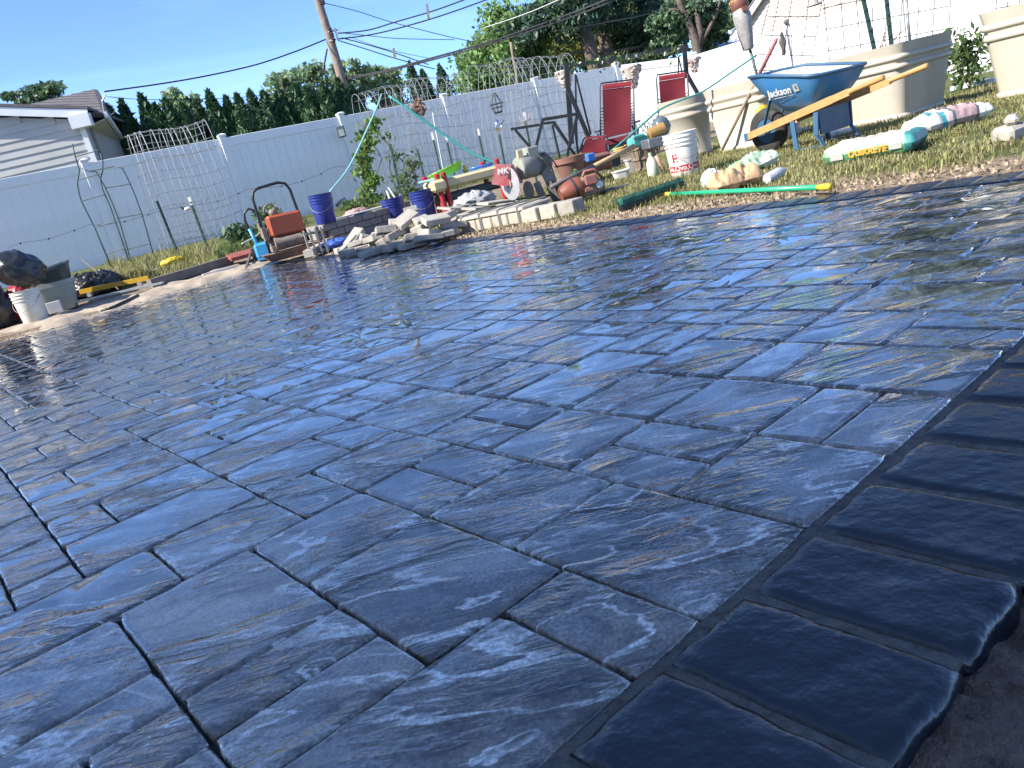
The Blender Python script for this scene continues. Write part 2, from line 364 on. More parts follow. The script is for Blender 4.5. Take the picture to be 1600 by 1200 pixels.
m = MB(); m.prism(rect(A0 - .02, A1 + 1.98, -2.1, .03, -.06), (0, 0, .0545)); m.build('joint_sand', M_JOINT, patio)
m = MB(); m.prism(rect(A1 - .03, A1 + 1.97, .04, B1, -.06), (0, 0, .0545)); m.build('joint_sand', M_JOINT, patio)
meshes = {}
def tile_mesh(la, lb, v, border=False, mid=False):
    k = (la, lb, v, border, mid)
    if k not in meshes:
        if border: mb = tile_mb(la, lb, .0046, ((.0, -.06), (.0, -.013), (.004, -.0055), (.010, -.0017), (.018, -.0003), (.024, 0), (.032, 0)), .0018, int(la * 31 + lb * 17 + v * 7))
        else: mb = tile_mb(la, lb, seed=int(la * 13 + lb * 29 + v * 5))
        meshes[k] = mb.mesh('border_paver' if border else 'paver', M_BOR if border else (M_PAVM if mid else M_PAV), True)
    return meshes[k]
def size_in_view(t):
    c = AB((t[0] + t[1]) / 2, (t[2] + t[3]) / 2); x, y = proj(c)
    cc = W.T @ np.array([c.x, c.y, c.z - CAM_H])
    if cc[2] < .1 or not (-150 < x < 1750 and y < 1400): return 0
    return ppm(c) ** 2 * (t[1] - t[0]) * (t[3] - t[2]) * (CAM_H / c.length)
tiles.sort(key=lambda t: -size_in_view(t))
rest = MB(); restid = []
for i, (a0, a1, b0, b1) in enumerate(tiles):
    la, lb = a1 - a0, b1 - b0; c = AB((a0 + a1) / 2, (b0 + b1) / 2)
    tilt = (rng.gauss(0, .0028), rng.gauss(0, .0028)); dz = rng.gauss(0, .0008)
    if i < 290:
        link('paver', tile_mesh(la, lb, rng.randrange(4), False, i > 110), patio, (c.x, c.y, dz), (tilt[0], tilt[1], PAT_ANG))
    else:
        mb = tile_mb(la, lb, rnds=((.0, -.03), (.0, -.007), (.006, -.0015), (.011, 0.0), (.016, 0.0)), seed=i)
        from mathutils import Euler
        Mx = Matrix.Translation((c.x, c.y, dz)) @ Euler((tilt[0], tilt[1], PAT_ANG)).to_matrix().to_4x4()
        nf = len(mb.f); rest.add([Mx @ Vector(v) for v in mb.v], mb.f); restid += [rng.random()] * nf
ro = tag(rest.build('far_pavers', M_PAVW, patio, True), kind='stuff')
at = ro.data.attributes.new('piece', 'FLOAT', 'FACE'); at.data.foreach_set('value', restid)
a = -10.06
while a < 25.3:                                                       # soldier course along the near side
    la = 4 / 3; c = AB(a + la / 2, -1.13)
    link('border_paver', tile_mesh(la, 2.16, rng.randrange(4), True), patio, (c.x, c.y, rng.gauss(.001, .001)), (rng.gauss(0, .004), rng.gauss(0, .004), PAT_ANG + rng.gauss(0, .006)))
    a += la
b = .02
while b < B1 - 1:                                                     # and along the lawn
    c = AB(A1 + 1.05, b + 2 / 3)
    link('border_paver', tile_mesh(1.92, 4 / 3, rng.randrange(4), True), patio, (c.x, c.y, rng.gauss(.001, .001)), (rng.gauss(0, .004), rng.gauss(0, .004), PAT_ANG + rng.gauss(0, .006)))
    b += 4 / 3
# ------------------------------------------------------------------ ground
def ground_mat():
    t = NT('ground'); co = t.coords(); at = t.new('ShaderNodeAttribute', attribute_name='turf').outputs['Fac']
    n = t.noise(co, 1.9, 5, .65); n2 = t.noise(co, 17, 5, .7); n3 = t.noise(co, 90, 3, .7)
    soil = t.ramp(n2, [(.3, (.13, .095, .065)), (.5, (.26, .20, .145)), (.7, (.40, .33, .25))])
    turf = t.ramp(n2, [(.3, (.06, .08, .025)), (.55, (.12, .14, .05)), (.75, (.26, .23, .11))])
    f = t.mapr(t.math('ADD', at, t.math('MULTIPLY', t.math('SUBTRACT', n, .5), .9)), .35, .65)
    t.l(t.mix(f, soil, turf), t.b.inputs['Base Color']); t.b.inputs['Roughness'].default_value = .95; t.b.inputs['Specular IOR Level'].default_value = .2
    t.bump(t.math('ADD', n2, t.math('MULTIPLY', n3, .4)), .03); return t.m
def axis(lo, hi, fine_lo, fine_hi, step):
    out = []; x = fine_lo
    while x <= fine_hi: out.append(x); x += step
    d = step; x = fine_hi
    while x < hi: d *= 1.5; x += d; out.append(min(x, hi))
    d = step; x = fine_lo
    while x > lo: d *= 1.5; x -= d; out.insert(0, max(x, lo))
    return out
XS, YS = axis(-700, 700, -9, 12, .14), axis(-300, 900, -1, 24, .14)
def turf_at(x, y):
    a, b = toab(x, y)
    g = sm((a - 27.2) / 6.0) * .9
    if b > 56: g = max(g * (1 - .6 * sm((b - 56) / 8)), .2 + .55 * sm((b - 84) / 10) * (1 if a > 5 else .5))
    return g
def land(x, y):
    a, b = toab(x, y); z = gz(x, y)
    inside = min(a - (A0 - .2), A1 + 1.9 - a, b + 1.9, B1 - .3 - b)
    z += .018 * mnoise.fractal(Vector((x * 1.7, y * 1.7, 3.1)), 1, 2, 4) - .012
    if inside > 0: z = -.14
    elif b < -1.9: z = -.055
    return z
gv = [(x, y, land(x, y)) for y in YS for x in XS]; nx = len(XS)
gf = np.array([(j * nx + i, j * nx + i + 1, (j + 1) * nx + i + 1, (j + 1) * nx + i) for j in range(len(YS) - 1) for i in range(nx - 1)])
gm = np_mesh('ground', gv, gf, ground_mat()); gm.shade_smooth()
ga = gm.attributes.new('turf', 'FLOAT', 'POINT'); ga.data.foreach_set('value', [turf_at(v[0], v[1]) for v in gv])
ground = tag(link('ground', gm), kind='structure')
# wet bedding soil beside the border, in front of the camera
M_SOIL = M('wet_soil', (.10, .065, .045), (.26, .18, .13), .85, 22, 1, .03, 70)
def soil_pt(u, v):
    a, b = -7 + 22 * u, -2.1 - 4.2 * v; p = AB(a, b)
    q = Vector((p.x * 9, p.y * 9, 0))
    z = -.026 + .026 * mnoise.fractal(q, .8, 2.1, 7) + .012 * mnoise.noise(q * .4) - .02 * sm(v * 1.6)
    return (p.x, p.y, min(z, -.006 - .02 * sm((.03 - v) / .03)))
sb = MB().grid(soil_pt, 230, 52)
tag(sb.build('soil', M_SOIL, None, True), kind='structure')
M_CLOD = M('soil_clod', (.08, .06, .05), (.19, .145, .12), .9, 40, 1, .003, 200)
cl = MB()
for i in range(900):
    u, v = rng.random(), rng.random() ** .8; p = soil_pt(u * .6, .02 + v * .9); s = .004 + .011 * rng.random() ** 3
    rot = Matrix.Rotation(rng.random() * 6, 3, Vector((rng.random(), rng.random(), rng.random() + .1)).normalized())
    cl.lathe([(.3, -.8), (.9, -.35), (1.0, .2), (.45, .8)], 5, p, Matrix.Diagonal((s, s * .8, s * .6)) @ rot)
tag(cl.build('soil_clods', M_CLOD), kind='stuff')
# sandy strip at the far left end of the patio
M_SAND = M('screed_sand', (.42, .36, .29), (.26, .21, .16), .95, 9, 1, .004, 120)
def strip_pt(u, v):
    w1, w2 = mnoise.noise(Vector((u * 9, 1, 0))), mnoise.noise(Vector((u * 11, 7, 0))); p0 = AB(2 + 24 * u, 72.0 - 3.4 * u + 2.2 * w1); p1 = AB(-1 + 30 * u, 79.0 - 4 * u + 3.0 * w2); p = p0.lerp(p1, v)
    return (p.x, p.y, gz(p.x, p.y) - .03 + .055 * math.sin(v * math.pi) ** .5 * min(1, 6 * u, 6 * (1 - u)) + .02 * mnoise.noise(Vector((p.x * 6, p.y * 6, 0))))
tag(MB().grid(strip_pt, 90, 16).build('sand_strip', M_SAND, None, True), kind='structure')
# ------------------------------------------------------------------ unseen house, added behind the camera to shade the patio
M_HSID = M('cream_siding', (.72, .69, .63), (.66, .63, .57), .6, 3); M_SHIN = M('roof_shingle', (.10, .095, .10), (.17, .155, .155), .9, 14, 1, .006, 60)
M_TRIM = M('white_trim', (.78, .79, .80), (.70, .71, .72), .45, 5)
hs_a, hs_b0, hs_b1, hs_h = -34.0, -20.0, 77.0, 6.15
ho = thing('house', 'unseen cream sided house added behind the camera to shade the patio', 'house', AB(hs_a, 14))
m = MB(); m.prism(rect(hs_a - 60, hs_a, hs_b0, hs_b1, -.1), (0, 0, hs_h)); m.build('wall', M_HSID, ho, world=True)
m = MB(); p = [AB(hs_a + 2.6, hs_b0 - 2.5, hs_h - .12), AB(hs_a - 30, hs_b0 - 2.5, hs_h + 1.3), AB(hs_a - 62.6, hs_b0 - 2.5, hs_h - .12)]
m.prism(p, AB(0, hs_b1 + 5 - hs_b0) - AB(0, 0)); rf = m.build('roof', M_SHIN, ho, world=True)
m = MB(); m.beam(AB(hs_a + 2.75, hs_b0 - 2.5, hs_h - .1), AB(hs_a + 2.75, hs_b1 + 2.5, hs_h - .1), .03, .14); m.build('gutter', M_TRIM, rf, world=True)
for bb in (-18, 6, 40):
    m = MB(); m.box(AB(hs_a + .1, bb, 1.9), (.05, 1.1, 1.2), PAT_ANG); w_ = m.build('window', M_TRIM, ho, world=True)
    m = MB(); m.box(AB(hs_a + .2, bb, 1.9), (.04, .95, 1.05), PAT_ANG); m.build('pane', M('window_glass', (.03, .04, .05), rough=.08), w_, world=True)
# ------------------------------------------------------------------ fences
M_VINYL = M('white_vinyl', (.87, .87, .865), (.76, .765, .76), .38, 1.3, 1, .0015, 6)
def fence(label, p0, p1, npan, z0, z1, first=True, last=True, nb=13):
    p0, p1 = Vector(p0), Vector(p1); d = (p1 - p0); ang = math.atan2(d.y, d.x); H = 1.80
    fo = thing('vinyl_fence', label, 'fence', (p0.x, p0.y, z0), 0)
    bw = d.length / npan; bdw = (bw - .12) / nb
    post = MB().box((0, 0, H / 2 - .1), (.125, .125, H + .2), bev=.006).mesh('post', M_VINYL)
    cap = MB().box((0, 0, H + .02), (.15, .15, .04), bev=.006).lathe([(.1, H + .04), (.03, H + .06)], 4).mesh('post_cap', M_VINYL)
    board = MB().box((0, 0, H / 2 - .03), (bdw - .0012, .022, H - .22), bev=.006).mesh('board', M_VINYL)
    rail = MB().box((0, 0, 0), (bw - .12, .05, .17), bev=.006).mesh('top_rail', M_VINYL)
    for i in range(npan + 1):
        f = i / npan; p = p0.lerp(p1, f); z = (z1 - z0) * f
        if (i > 0 or first) and (i < npan or last):
            po = link('post', post, fo, (p.x - p0.x, p.y - p0.y, z), (0, 0, ang)); link('post_cap', cap, po)
        if i == npan: break
        q = p0.lerp(p1, (i + .5) / npan); zm = (z1 - z0) * (i + .5) / npan; sl = -math.atan2((z1 - z0) / npan, bw)
        link('top_rail', rail, fo, (q.x - p0.x, q.y - p0.y, zm + H - .11), (0, sl, ang)); link('bottom_rail', rail, fo, (q.x - p0.x, q.y - p0.y, zm + .10), (0, sl, ang))
        for k in range(nb):
            g = (i + (.06 + bdw * (k + .5)) / bw) / npan; r_ = p0.lerp(p1, g)
            link('board', board, fo, (r_.x - p0.x, r_.y - p0.y, (z1 - z0) * g), (0, 0, ang))
    return fo
F0 = Vector((-6.42, 14.80)); FD = Vector((math.cos(R(27.418)), math.sin(R(27.418)))) * 2.44
Fa = F0 - FD * 2; Fc = F0 + FD * 5
fence('white vinyl back fence standing in shade behind the garden beds', (Fa.x, Fa.y), (Fc.x, Fc.y), 7, .46, .20, last=True)
Fd_top = atz(1083, 84, 1.795); Fd = Vector((Fd_top.x, Fd_top.y))
fence('short sunlit white fence panel behind the two red chairs', (Fc.x, Fc.y), (Fd.x, Fd.y), 1, .20, -.025, first=False)
Fe_t = atz(1345, 3, 1.795); Fe = Vector((Fe_t.x, Fe_t.y)); Fe2 = Fd + (Fe - Fd).normalized() * 2.44 * 5
fence('bright sunlit white side fence behind the wheelbarrow and planters', (Fd.x, Fd.y), (Fe2.x, Fe2.y), 5, -.025, -.025, first=False)
print('FENCE', Fc, Fd, Fe, (Fd - Fc).length)
# ------------------------------------------------------------------ foliage helpers
nrng = np.random.default_rng(5)
def leaf_mat(name, c1, c2, var=.35, trans=.35):
    t = NT(name); g = t.new('ShaderNodeNewGeometry'); b = t.b
    co = t.coords(); f = t.noise(co, 1.3, 3)
    c = t.mix(t.mapr(f, .35, .65), c1, c2)
    hs = t.new('ShaderNodeHueSaturation'); t.l(c, hs.inputs['Color']); t.l(t.mapr(g.outputs['Random Per Island'], 0, 1, 1 - var, 1 + var), hs.inputs['Value'])
    t.l(t.mapr(g.outputs['Random Per Island'], 0, 1, .48, .515), hs.inputs['Hue'])
    t.l(hs.outputs[0], b.inputs['Base Color']); b.inputs['Roughness'].default_value = .5; b.inputs['Specular IOR Level'].default_value = .3
    tr = t.new('ShaderNodeBsdfTranslucent'); t.l(hs.outputs[0], tr.inputs['Color']); mx = t.new('ShaderNodeMixShader'); mx.inputs[0].default_value = trans
    t.l(b.outputs[0], mx.inputs[1]); t.l(tr.outputs[0], mx.inputs[2]); t.l(mx.outputs[0], t.n['Material Output'].inputs['Surface']); return t.m
def leaves(name, cen, size, mat, parent, up=.0, aspect=.55, updir=(0, 0, 1)):
    n = len(cen); ax = nrng.normal(size=(n, 3)) + np.array(updir) * up; ax /= np.linalg.norm(ax, axis=1)[:, None]
    o = nrng.normal(size=(n, 3)); sd = np.cross(ax, o); sd /= np.linalg.norm(sd, axis=1)[:, None] + 1e-9
    s = (size * (.6 + .8 * nrng.random(n)))[:, None]
    v = np.stack([cen - ax * s, cen + sd * s * aspect, cen + ax * s, cen - sd * s * aspect], 1).reshape(-1, 3)
    f = np.arange(4 * n).reshape(n, 4)
    o = bpy.data.objects.new(name, np_mesh(name, v, f, mat)); COL.objects.link(o)
    if parent is not None: o.parent = parent
    return o
def blob(c, r, n, shell=.5):
    d = nrng.normal(size=(n, 3)); d /= np.linalg.norm(d, axis=1)[:, None]
    rad = nrng.random(n) ** shell; return np.array(c) + d * rad[:, None] * np.array(r) * (1 + .25 * nrng.normal(size=(n, 1)) * .5)
M_BARK = M('bark', (.085, .065, .052), (.15, .12, .10), .95, 12, 1, .02, 30)
def clumped(c, r, nclump, nleaf, sub=.38, flat=.75):
    out = []
    for k in range(nclump):
        d = nrng.normal(size=3); d /= np.linalg.norm(d); q = np.array(c) + d * np.array(r) * (.35 + .6 * nrng.random()); s = (.6 + .7 * nrng.random()) * sub
        out.append(blob(q, np.array(r) * s * np.array([1, 1, flat]), nleaf, .45))
    return np.concatenate(out)
def broad_tree(label, px, py, Y, rx, rz, mat, lsize, nclump=22, nleaf=220, group=None, name='broadleaf_tree', trunkr=.16, fork=True, sub=.38):
    c = aty(px, py, Y); base = Vector((c.x, c.y, gz(c.x, c.y))); t = thing(name, label, 'tree', base, 0, group)
    h = c.z - base.z; m = MB()
    m.tube([(0, 0, -.2), (.03 * h, 0, h * .3), (-.02 * h, 0, h * .62), (0, 0, h)], [trunkr, trunkr * .8, trunkr * .6, trunkr * .3], 8)
    for k in range(7 if fork else 3):
        an = k * 2.4 + px; e = (math.cos(an) * rx * .7, math.sin(an) * rx * .6, h + rz * (.1 + .5 * rng.random()))
        m.tube([(0, 0, h * (.35 + .05 * k)), (e[0] * .4, e[1] * .4, h * (.62 + .05 * k)), e], [trunkr * .5, trunkr * .35, trunkr * .12], 6)
    m.build('trunk', M_BARK, t, True)
    leaves('crown', clumped((0, 0, h), (rx, rx * .8, rz), nclump, nleaf, sub), lsize, mat, t); return t
# ------------------------------------------------------------------ grey house beyond the back fence
M_GSID = M('grey_siding', (.47, .455, .44), (.41, .40, .385), .55, 1.5); M_SOF = M('soffit_vinyl', (.62, .60, .53), (.55, .53, .47), .5, 3)
hc = aty(150, 250, 20.6); hl = thing('neighbour_house', 'grey lap sided house with shingle roof beyond the back fence', 'house', (hc.x, hc.y, gz(hc.x, hc.y)))
wd = Vector((-math.cos(R(10)), -math.sin(R(10)), 0)); wn_ = Vector((math.sin(R(10)), -math.cos(R(10)), 0))
zc = aty(133, 184, 20.5).z; zl_d = 3.2; zl = aty(0, 170, 20.6 - .4).z; slope = (zl - zc) / (2.35)
m = MB(); L = 9.0
z0 = hc.z - 4.0
m.prism([hc + Vector((0, 0, z0 - hc.z)), hc + wd * L + Vector((0, 0, z0 - hc.z)), (hc + wd * L).xy.to_3d() + Vector((0, 0, zc + slope * L)), hc.xy.to_3d() + Vector((0, 0, zc))], -wn_ * 6)
m.build('wall', M_GSID, hl, world=True)
bh = .182; k = 0; zz = gz(hc.x, hc.y) + .3
while zz < zc + slope * 5:
    s0 = 0 if zz + bh < zc else (zz + bh * .6 - zc) / slope
    if s0 < 4.5:
        p = hc.xy.to_3d() + wd * (s0 + .06) + wn_ * .012; q = hc.xy.to_3d() + wd * 5.2 + wn_ * .012; m = MB()
        V = []
        for e in (p, q): V += [e + Vector((0, 0, zz)) + wn_ * .022, e + Vector((0, 0, zz + .012)) + wn_ * .024, e + Vector((0, 0, zz + bh + .008)) + wn_ * .002, e + Vector((0, 0, zz)) - wn_ * .01]
        m.add(V, [(0, 4, 5, 1), (1, 5, 6, 2), (3, 7, 4, 0), (2, 6, 7, 3), (0, 1, 2, 3), (7, 6, 5, 4)]); m.build('siding_board', M_GSID, hl, world=True)
    zz += bh
m = MB(); m.box(hc.xy.to_3d() + wd * .03 + wn_ * .02 + Vector((0, 0, (z0 + zc) / 2)), (.12, .08, zc - z0), R(10)); m.build('corner_board', M_TRIM, hl, world=True)
rk0 = hc.xy.to_3d() + Vector((0, 0, zc)) - wd * .25 + wn_ * .22 + Vector((0, 0, .06)); rk1 = rk0 + wd * 8 + Vector((0, 0, slope * 8))
m = MB(); m.beam(rk0, rk1, .04, .19); rake = m.build('rake_board', M_TRIM, hl, world=True)
m = MB(); m.box(rk0 + wd * .2 + Vector((0, 0, -.13)) , (.46, .3, .3), R(10)); m.build('cornice_return', M_TRIM, hl, world=True)
m = MB(); m.prism([rk0 + Vector((0, 0, .1)) + wn_ * .04 - wd * .05, rk1 + Vector((0, 0, .1)) + wn_ * .04, rk1 + Vector((0, 0, .13)) - wn_ * 6, rk0 + Vector((0, 0, .13)) - wn_ * 6 - wd * .05], (0, 0, .07))
m.build('roof', M_SHIN, hl, world=True)
P1, P2, P3, P4 = aty(-30, 181, 20.9), aty(147, 139, 24.6), aty(160, 176, 20.85), aty(187, 214, 24.3)
m = MB(); m.prism([P1, P3, P2], (0, .12, -.1)); rf2 = m.build('hip_roof', M_SHIN, hl, world=True)
for k in range(1, 9):                                                   # shingle courses
    f = k / 9; a_ = P1.lerp(P2, f); b_ = P3.lerp(P2, f); m = MB(); n_ = (P3 - P1).cross(P2 - P1).normalized(); n_ = n_ if n_.y < 0 else -n_
    m.beam(a_ + n_ * .008, b_ + n_ * .008, .05, .018, up=n_); m.build('shingle_course', M_SHIN, rf2, world=True)
m = MB(); m.prism([P3, P4, P2], (.08, .05, -.04)); m.build('roof_side', M_SHIN, hl, world=True)
m = MB(); m.beam(P3 + Vector((.06, 0, -.06)), P4 + Vector((.06, 0, -.06)), .08, .15); m.build('fascia', M_TRIM, hl, world=True)
m = MB(); m.prism([P3 + Vector((0, 0, -.14)), P4 + Vector((0, 0, -.14)), P4 + Vector((-.7, 0, -.2)), P3 + Vector((-.5, .1, -.2))], (0, 0, -.03)); m.build('soffit', M_SOF, hl, world=True)
m = MB(); m.prism([P4 + Vector((-.65, .1, -.2)), P4 + Vector((-.65, .1, -4)), P3 + Vector((-.45, .2, -4)), P3 + Vector((-.45, .2, -.2))], (-.1, 0.05, 0)); m.build('side_wall', M_GSID, hl, world=True)
m = MB(); sp = aty(160, 158, 20.9); m.tube([sp + Vector((-.05, 0, -.25)), sp, sp + Vector((.12, 0, .12))], .02); m.tube([sp + Vector((.1 + .12 * math.sin(k * .5), 0, -.1 - .12 * (1 - math.cos(k * .5)))) for k in range(9)], .008, 5)
m.build('service_bracket', M('galvanised', (.35, .36, .38), (.25, .26, .28), .45, 20, metal=.8), hl, world=True)
# ------------------------------------------------------------------ beige house and low blue roof beyond the side fence
M_BSID = M('beige_siding', (.62, .53, .47), (.56, .48, .42), .6, 1.5)
q0, q1 = aty(1168, 80, 25.5), aty(1700, -60, 17.5); q0.z = q1.z = 0; ze = aty(1172, 40, 25.5).z; pk = aty(1262, -62, 24.2).z
hd = (q1 - q0).normalized(); hn = Vector((hd.y, -hd.x, 0)); hr = thing('neighbour_house', 'beige lap sided gable house beyond the sunlit side fence', 'house', (q0.x, q0.y, gz(q0.x, q0.y)))
Lw = (q1 - q0).length; half = 2.3; sl2 = (pk - ze) / 1.75
m = MB(); m.prism([q0, q0 + hd * 2 * half, q0 + hd * 2 * half + Vector((0, 0, ze)), q0 + hd * half + Vector((0, 0, ze + sl2 * half)), q0 + Vector((0, 0, ze))], -hn * 5); m.build('wall', M_BSID, hr, world=True)
m = MB(); zz = .3
while zz < ze + sl2 * half - .2:
    s0 = max(0, (zz + .1 - ze) / sl2)
    if zz > 1.4:
        p, q = q0 + hd * (s0 + .02), q0 + hd * (2 * half - s0)
        V = []
        for e in (p, q): V += [e + Vector((0, 0, zz)) + hn * .03, e + Vector((0, 0, zz + .112)) + hn * .006, e + Vector((0, 0, zz)) - hn * .01]
        m.add(V, [(0, 3, 4, 1), (2, 5, 3, 0), (0, 1, 2), (5, 4, 3)])
    zz += .11
m.build('siding', M_BSID, hr, world=True)
for sgn in (0, 1):
    e0 = q0 + hd * (2 * half * sgn + (-.35 if sgn == 0 else .35)) + Vector((0, 0, ze - .35 * sl2)) + hn * .2; e1 = q0 + hd * half + Vector((0, 0, ze + sl2 * half)) + hn * .2
    m = MB(); m.beam(e0, e1, .05, .2); m.build('rake_board', M_TRIM, hr, world=True)
    m = MB(); m.prism([e0 + hn * .05 + Vector((0, 0, .1)), e1 + hn * .05 + Vector((0, 0, .1)), e1 - hn * 5 + Vector((0, 0, .1)), e0 - hn * 5 + Vector((0, 0, .1))], (0, 0, .06)); m.build('roof', M_SHIN, hr, world=True)
M_BLUER = M('blue_roof', (.36, .45, .58), (.28, .36, .48), .5, 4)
r0, r1, r2, r3 = aty(1095, 78, 28), aty(1152, 40, 30), aty(1172, 58, 29), aty(1105, 82, 27.6)
sh = thing('shed', 'low shed with pale blue roof behind the owl decoy', 'shed', (r0.x, r0.y, gz(r0.x, r0.y)))
m = MB(); m.prism([r0, r3, r2, r1], (0, .1, -.08)); m.build('roof', M_BLUER, sh, world=True)
m = MB(); m.prism([r3 + Vector((.05, .1, -.1)), r2 + Vector((.1, .1, -.1)), (r2 + Vector((.1, .1, 0))).xy.to_3d(), (r3 + Vector((.05, .1, 0))).xy.to_3d()], (0, .1, 0)); m.build('wall', M_TRIM, sh, world=True)
for k in range(1, 4):
    m = MB(); a_, b_ = r0.lerp(r1, k / 4), r3.lerp(r2, k / 4); m.beam(a_ + Vector((0, -.01, .03)), b_ + Vector((0, -.01, .03)), .03, .02); m.build('roof_batten', M_TRIM, sh, world=True)
# ------------------------------------------------------------------ trees
M_ARB = leaf_mat('arborvitae', (.04, .09, .045), (.065, .13, .055), .4, .15)
M_LDK = leaf_mat('leaf_dark', (.075, .13, .075), (.13, .20, .10), .45, .2); M_LGR = leaf_mat('leaf_green', (.15, .26, .085), (.25, .37, .13), .4, .4)
M_LPL = leaf_mat('leaf_pale', (.2, .29, .15), (.29, .38, .2), .3, .4); M_LYE = leaf_mat('leaf_olive', (.20, .23, .08), (.31, .29, .11), .4, .4); M_PIN = leaf_mat('pine_needle', (.045, .085, .058), (.07, .12, .07), .4, .1)
M_LGY = leaf_mat('leaf_grey_green', (.13, .165, .12), (.19, .22, .165), .35, .25)
def conifer(label, px, py, Y, w, group, mat=M_ARB, name='arborvitae'):
    c = aty(px, py, Y); g = gz(c.x, c.y); t = thing(name, label, 'tree', (c.x, c.y, g), 0, group); h = c.z - g
    m = MB(); m.tube([(0, 0, -.1), (0, 0, h * .9)], [.09, .02], 6); m.build('trunk', M_BARK, t)
    m = MB(); m.lathe([(w * .62, .1), (w * .72, h * .25), (w * .6, h * .55), (w * .36, h * .8), (w * .05, h * .97)], 9); core = m.build('inner_foliage', mat, t)
    n = 1800; f = nrng.random(n) ** .8; z = f * h; an = nrng.random(n) * 6.283
    prof = np.interp(f, [0, .25, .55, .8, .95, 1], [.85, 1, .84, .52, .2, .03]) * w * (1 + .16 * np.sin(an * 5 + f * 9 + px) + .12 * nrng.normal(size=n))
    cen = np.stack([np.cos(an) * prof, np.sin(an) * prof, z], 1)
    leaves('foliage', cen, .105, mat, t, up=1.4, aspect=.34)
xs = [168, 188, 219, 241, 258, 283, 305, 325, 352, 369, 389, 410, 433, 460, 478, 503, 527, 548]
tops = [165, 156, 147, 162, 154, 160, 157, 142, 151, 147, 142, 143, 137, 131, 136, 128, 124, 134]
for x, y in zip(xs, tops): conifer('tall narrow arborvitae in the dark hedge behind the back fence', x, y, 24 + rng.random() * 1.2, .40 + .1 * rng.random(), 'arborvitae hedge behind the back fence')
for x, y in ((587, 110), (612, 116), (639, 97), (659, 109), (686, 101)): conifer('dark conifer tip showing beyond the wire hoops', x, y, 38 + rng.random() * 3, .62, 'dark conifers beyond the wire hoops', name='conifer')
broad_tree('dark round tree behind the grey shingle roof', 62, 152, 46, 1.75, 1.0, M_LDK, .15, 16, 150)
for i, (x, y, rx, rz) in enumerate(((284, 166, .8, .7), (440, 140, 1.1, .8), (478, 134, 1.2, .9), (545, 128, 1.3, 1.0), (590, 128, 1.2, .8))):
    broad_tree('pale feathery tree rising behind the arborvitae hedge', x, y, 33 + i, rx, rz, M_LPL, .12, 16, 70, 'pale trees behind the hedge', sub=.42)
broad_tree('broad bright green tree behind the wire hoops', 785, 92, 33, 2.15, 1.75, M_LGR, .11, 46, 330)
broad_tree('lower green tree beside the tall brown pole', 850, 100, 36, 2.2, 1.5, M_LGR, .13, 24, 240)
def pine(label, px, py, Y, rx, rz, trunk_px, mat):
    c = aty(px, py, Y); b = aty(trunk_px[0], trunk_px[1], Y); t = thing('pine_tree', label, 'tree', (b.x, b.y, gz(b.x, b.y)))
    top = aty(trunk_px[2], trunk_px[3], Y); m = MB(); m.tube([Vector((b.x, b.y, -.2)), b, top, top + (top - b) * .8], [.30, .27, .22, .12], 8)
    for k in range(9):
        f = k / 9; s = b.lerp(top + (top - b) * .5, f); an = k * 2.2; m.tube([s, s + Vector((math.cos(an) * .9, math.sin(an) * .6, .15)), s + Vector((math.cos(an) * 1.9, math.sin(an), .1))], [.06, .04, .015], 5)
    m.build('trunk', M_BARK, t, True, world=True)
    leaves('crown', clumped(c - t.location, (rx, rx * .7, rz), 26, 230, .36, .5), .13, mat, t, aspect=.3); return t
pine('dark pine with bare lower trunk behind the swing frame', 880, 12, 31, 2.1, 1.6, (927, 95, 903, 0), M_PIN)
pine('slim pine trunk standing right of the dark pine', 985, 12, 33, 1.7, 1.3, (950, 92, 936, 0), M_PIN)
broad_tree('big dark leafy tree filling the gap behind the pines', 1000, 15, 39, 3.2, 2.6, M_LDK, .15, 40, 260)
broad_tree('broad leafy tree behind the dark pine crown', 905, 35, 40, 2.8, 2.2, M_LGR, .14, 34, 240)
broad_tree('olive yellow tree between the pine trunks', 940, 52, 35, 1.9, 1.6, M_LYE, .11, 26, 170)
broad_tree('dark green shrubby tree behind the red chairs', 1015, 62, 34, 1.7, 1.3, M_LDK, .12, 22, 260)
broad_tree('small blue green tree by the forked trunk', 1128, 30, 37, 1.4, 1.3, M_LGR, .1, 16, 120)
broad_tree('leafy twigs of a tree behind the owl decoy', 1175, 18, 34, 1.1, .9, M_LDK, .09, 14, 70)
broad_tree('unseen leafy tree added beyond the side fence for paver reflections', 1480, -190, 23, 4.0, 3.2, M_LGY, .15, 40, 300)  # out of view, added so the far pavers reflect grey-green
broad_tree('second unseen leafy tree added beyond the side fence for paver reflections', 1750, -260, 19, 4.0, 3.2, M_LGY, .15, 36, 280)  # also out of view, added for the same reflection
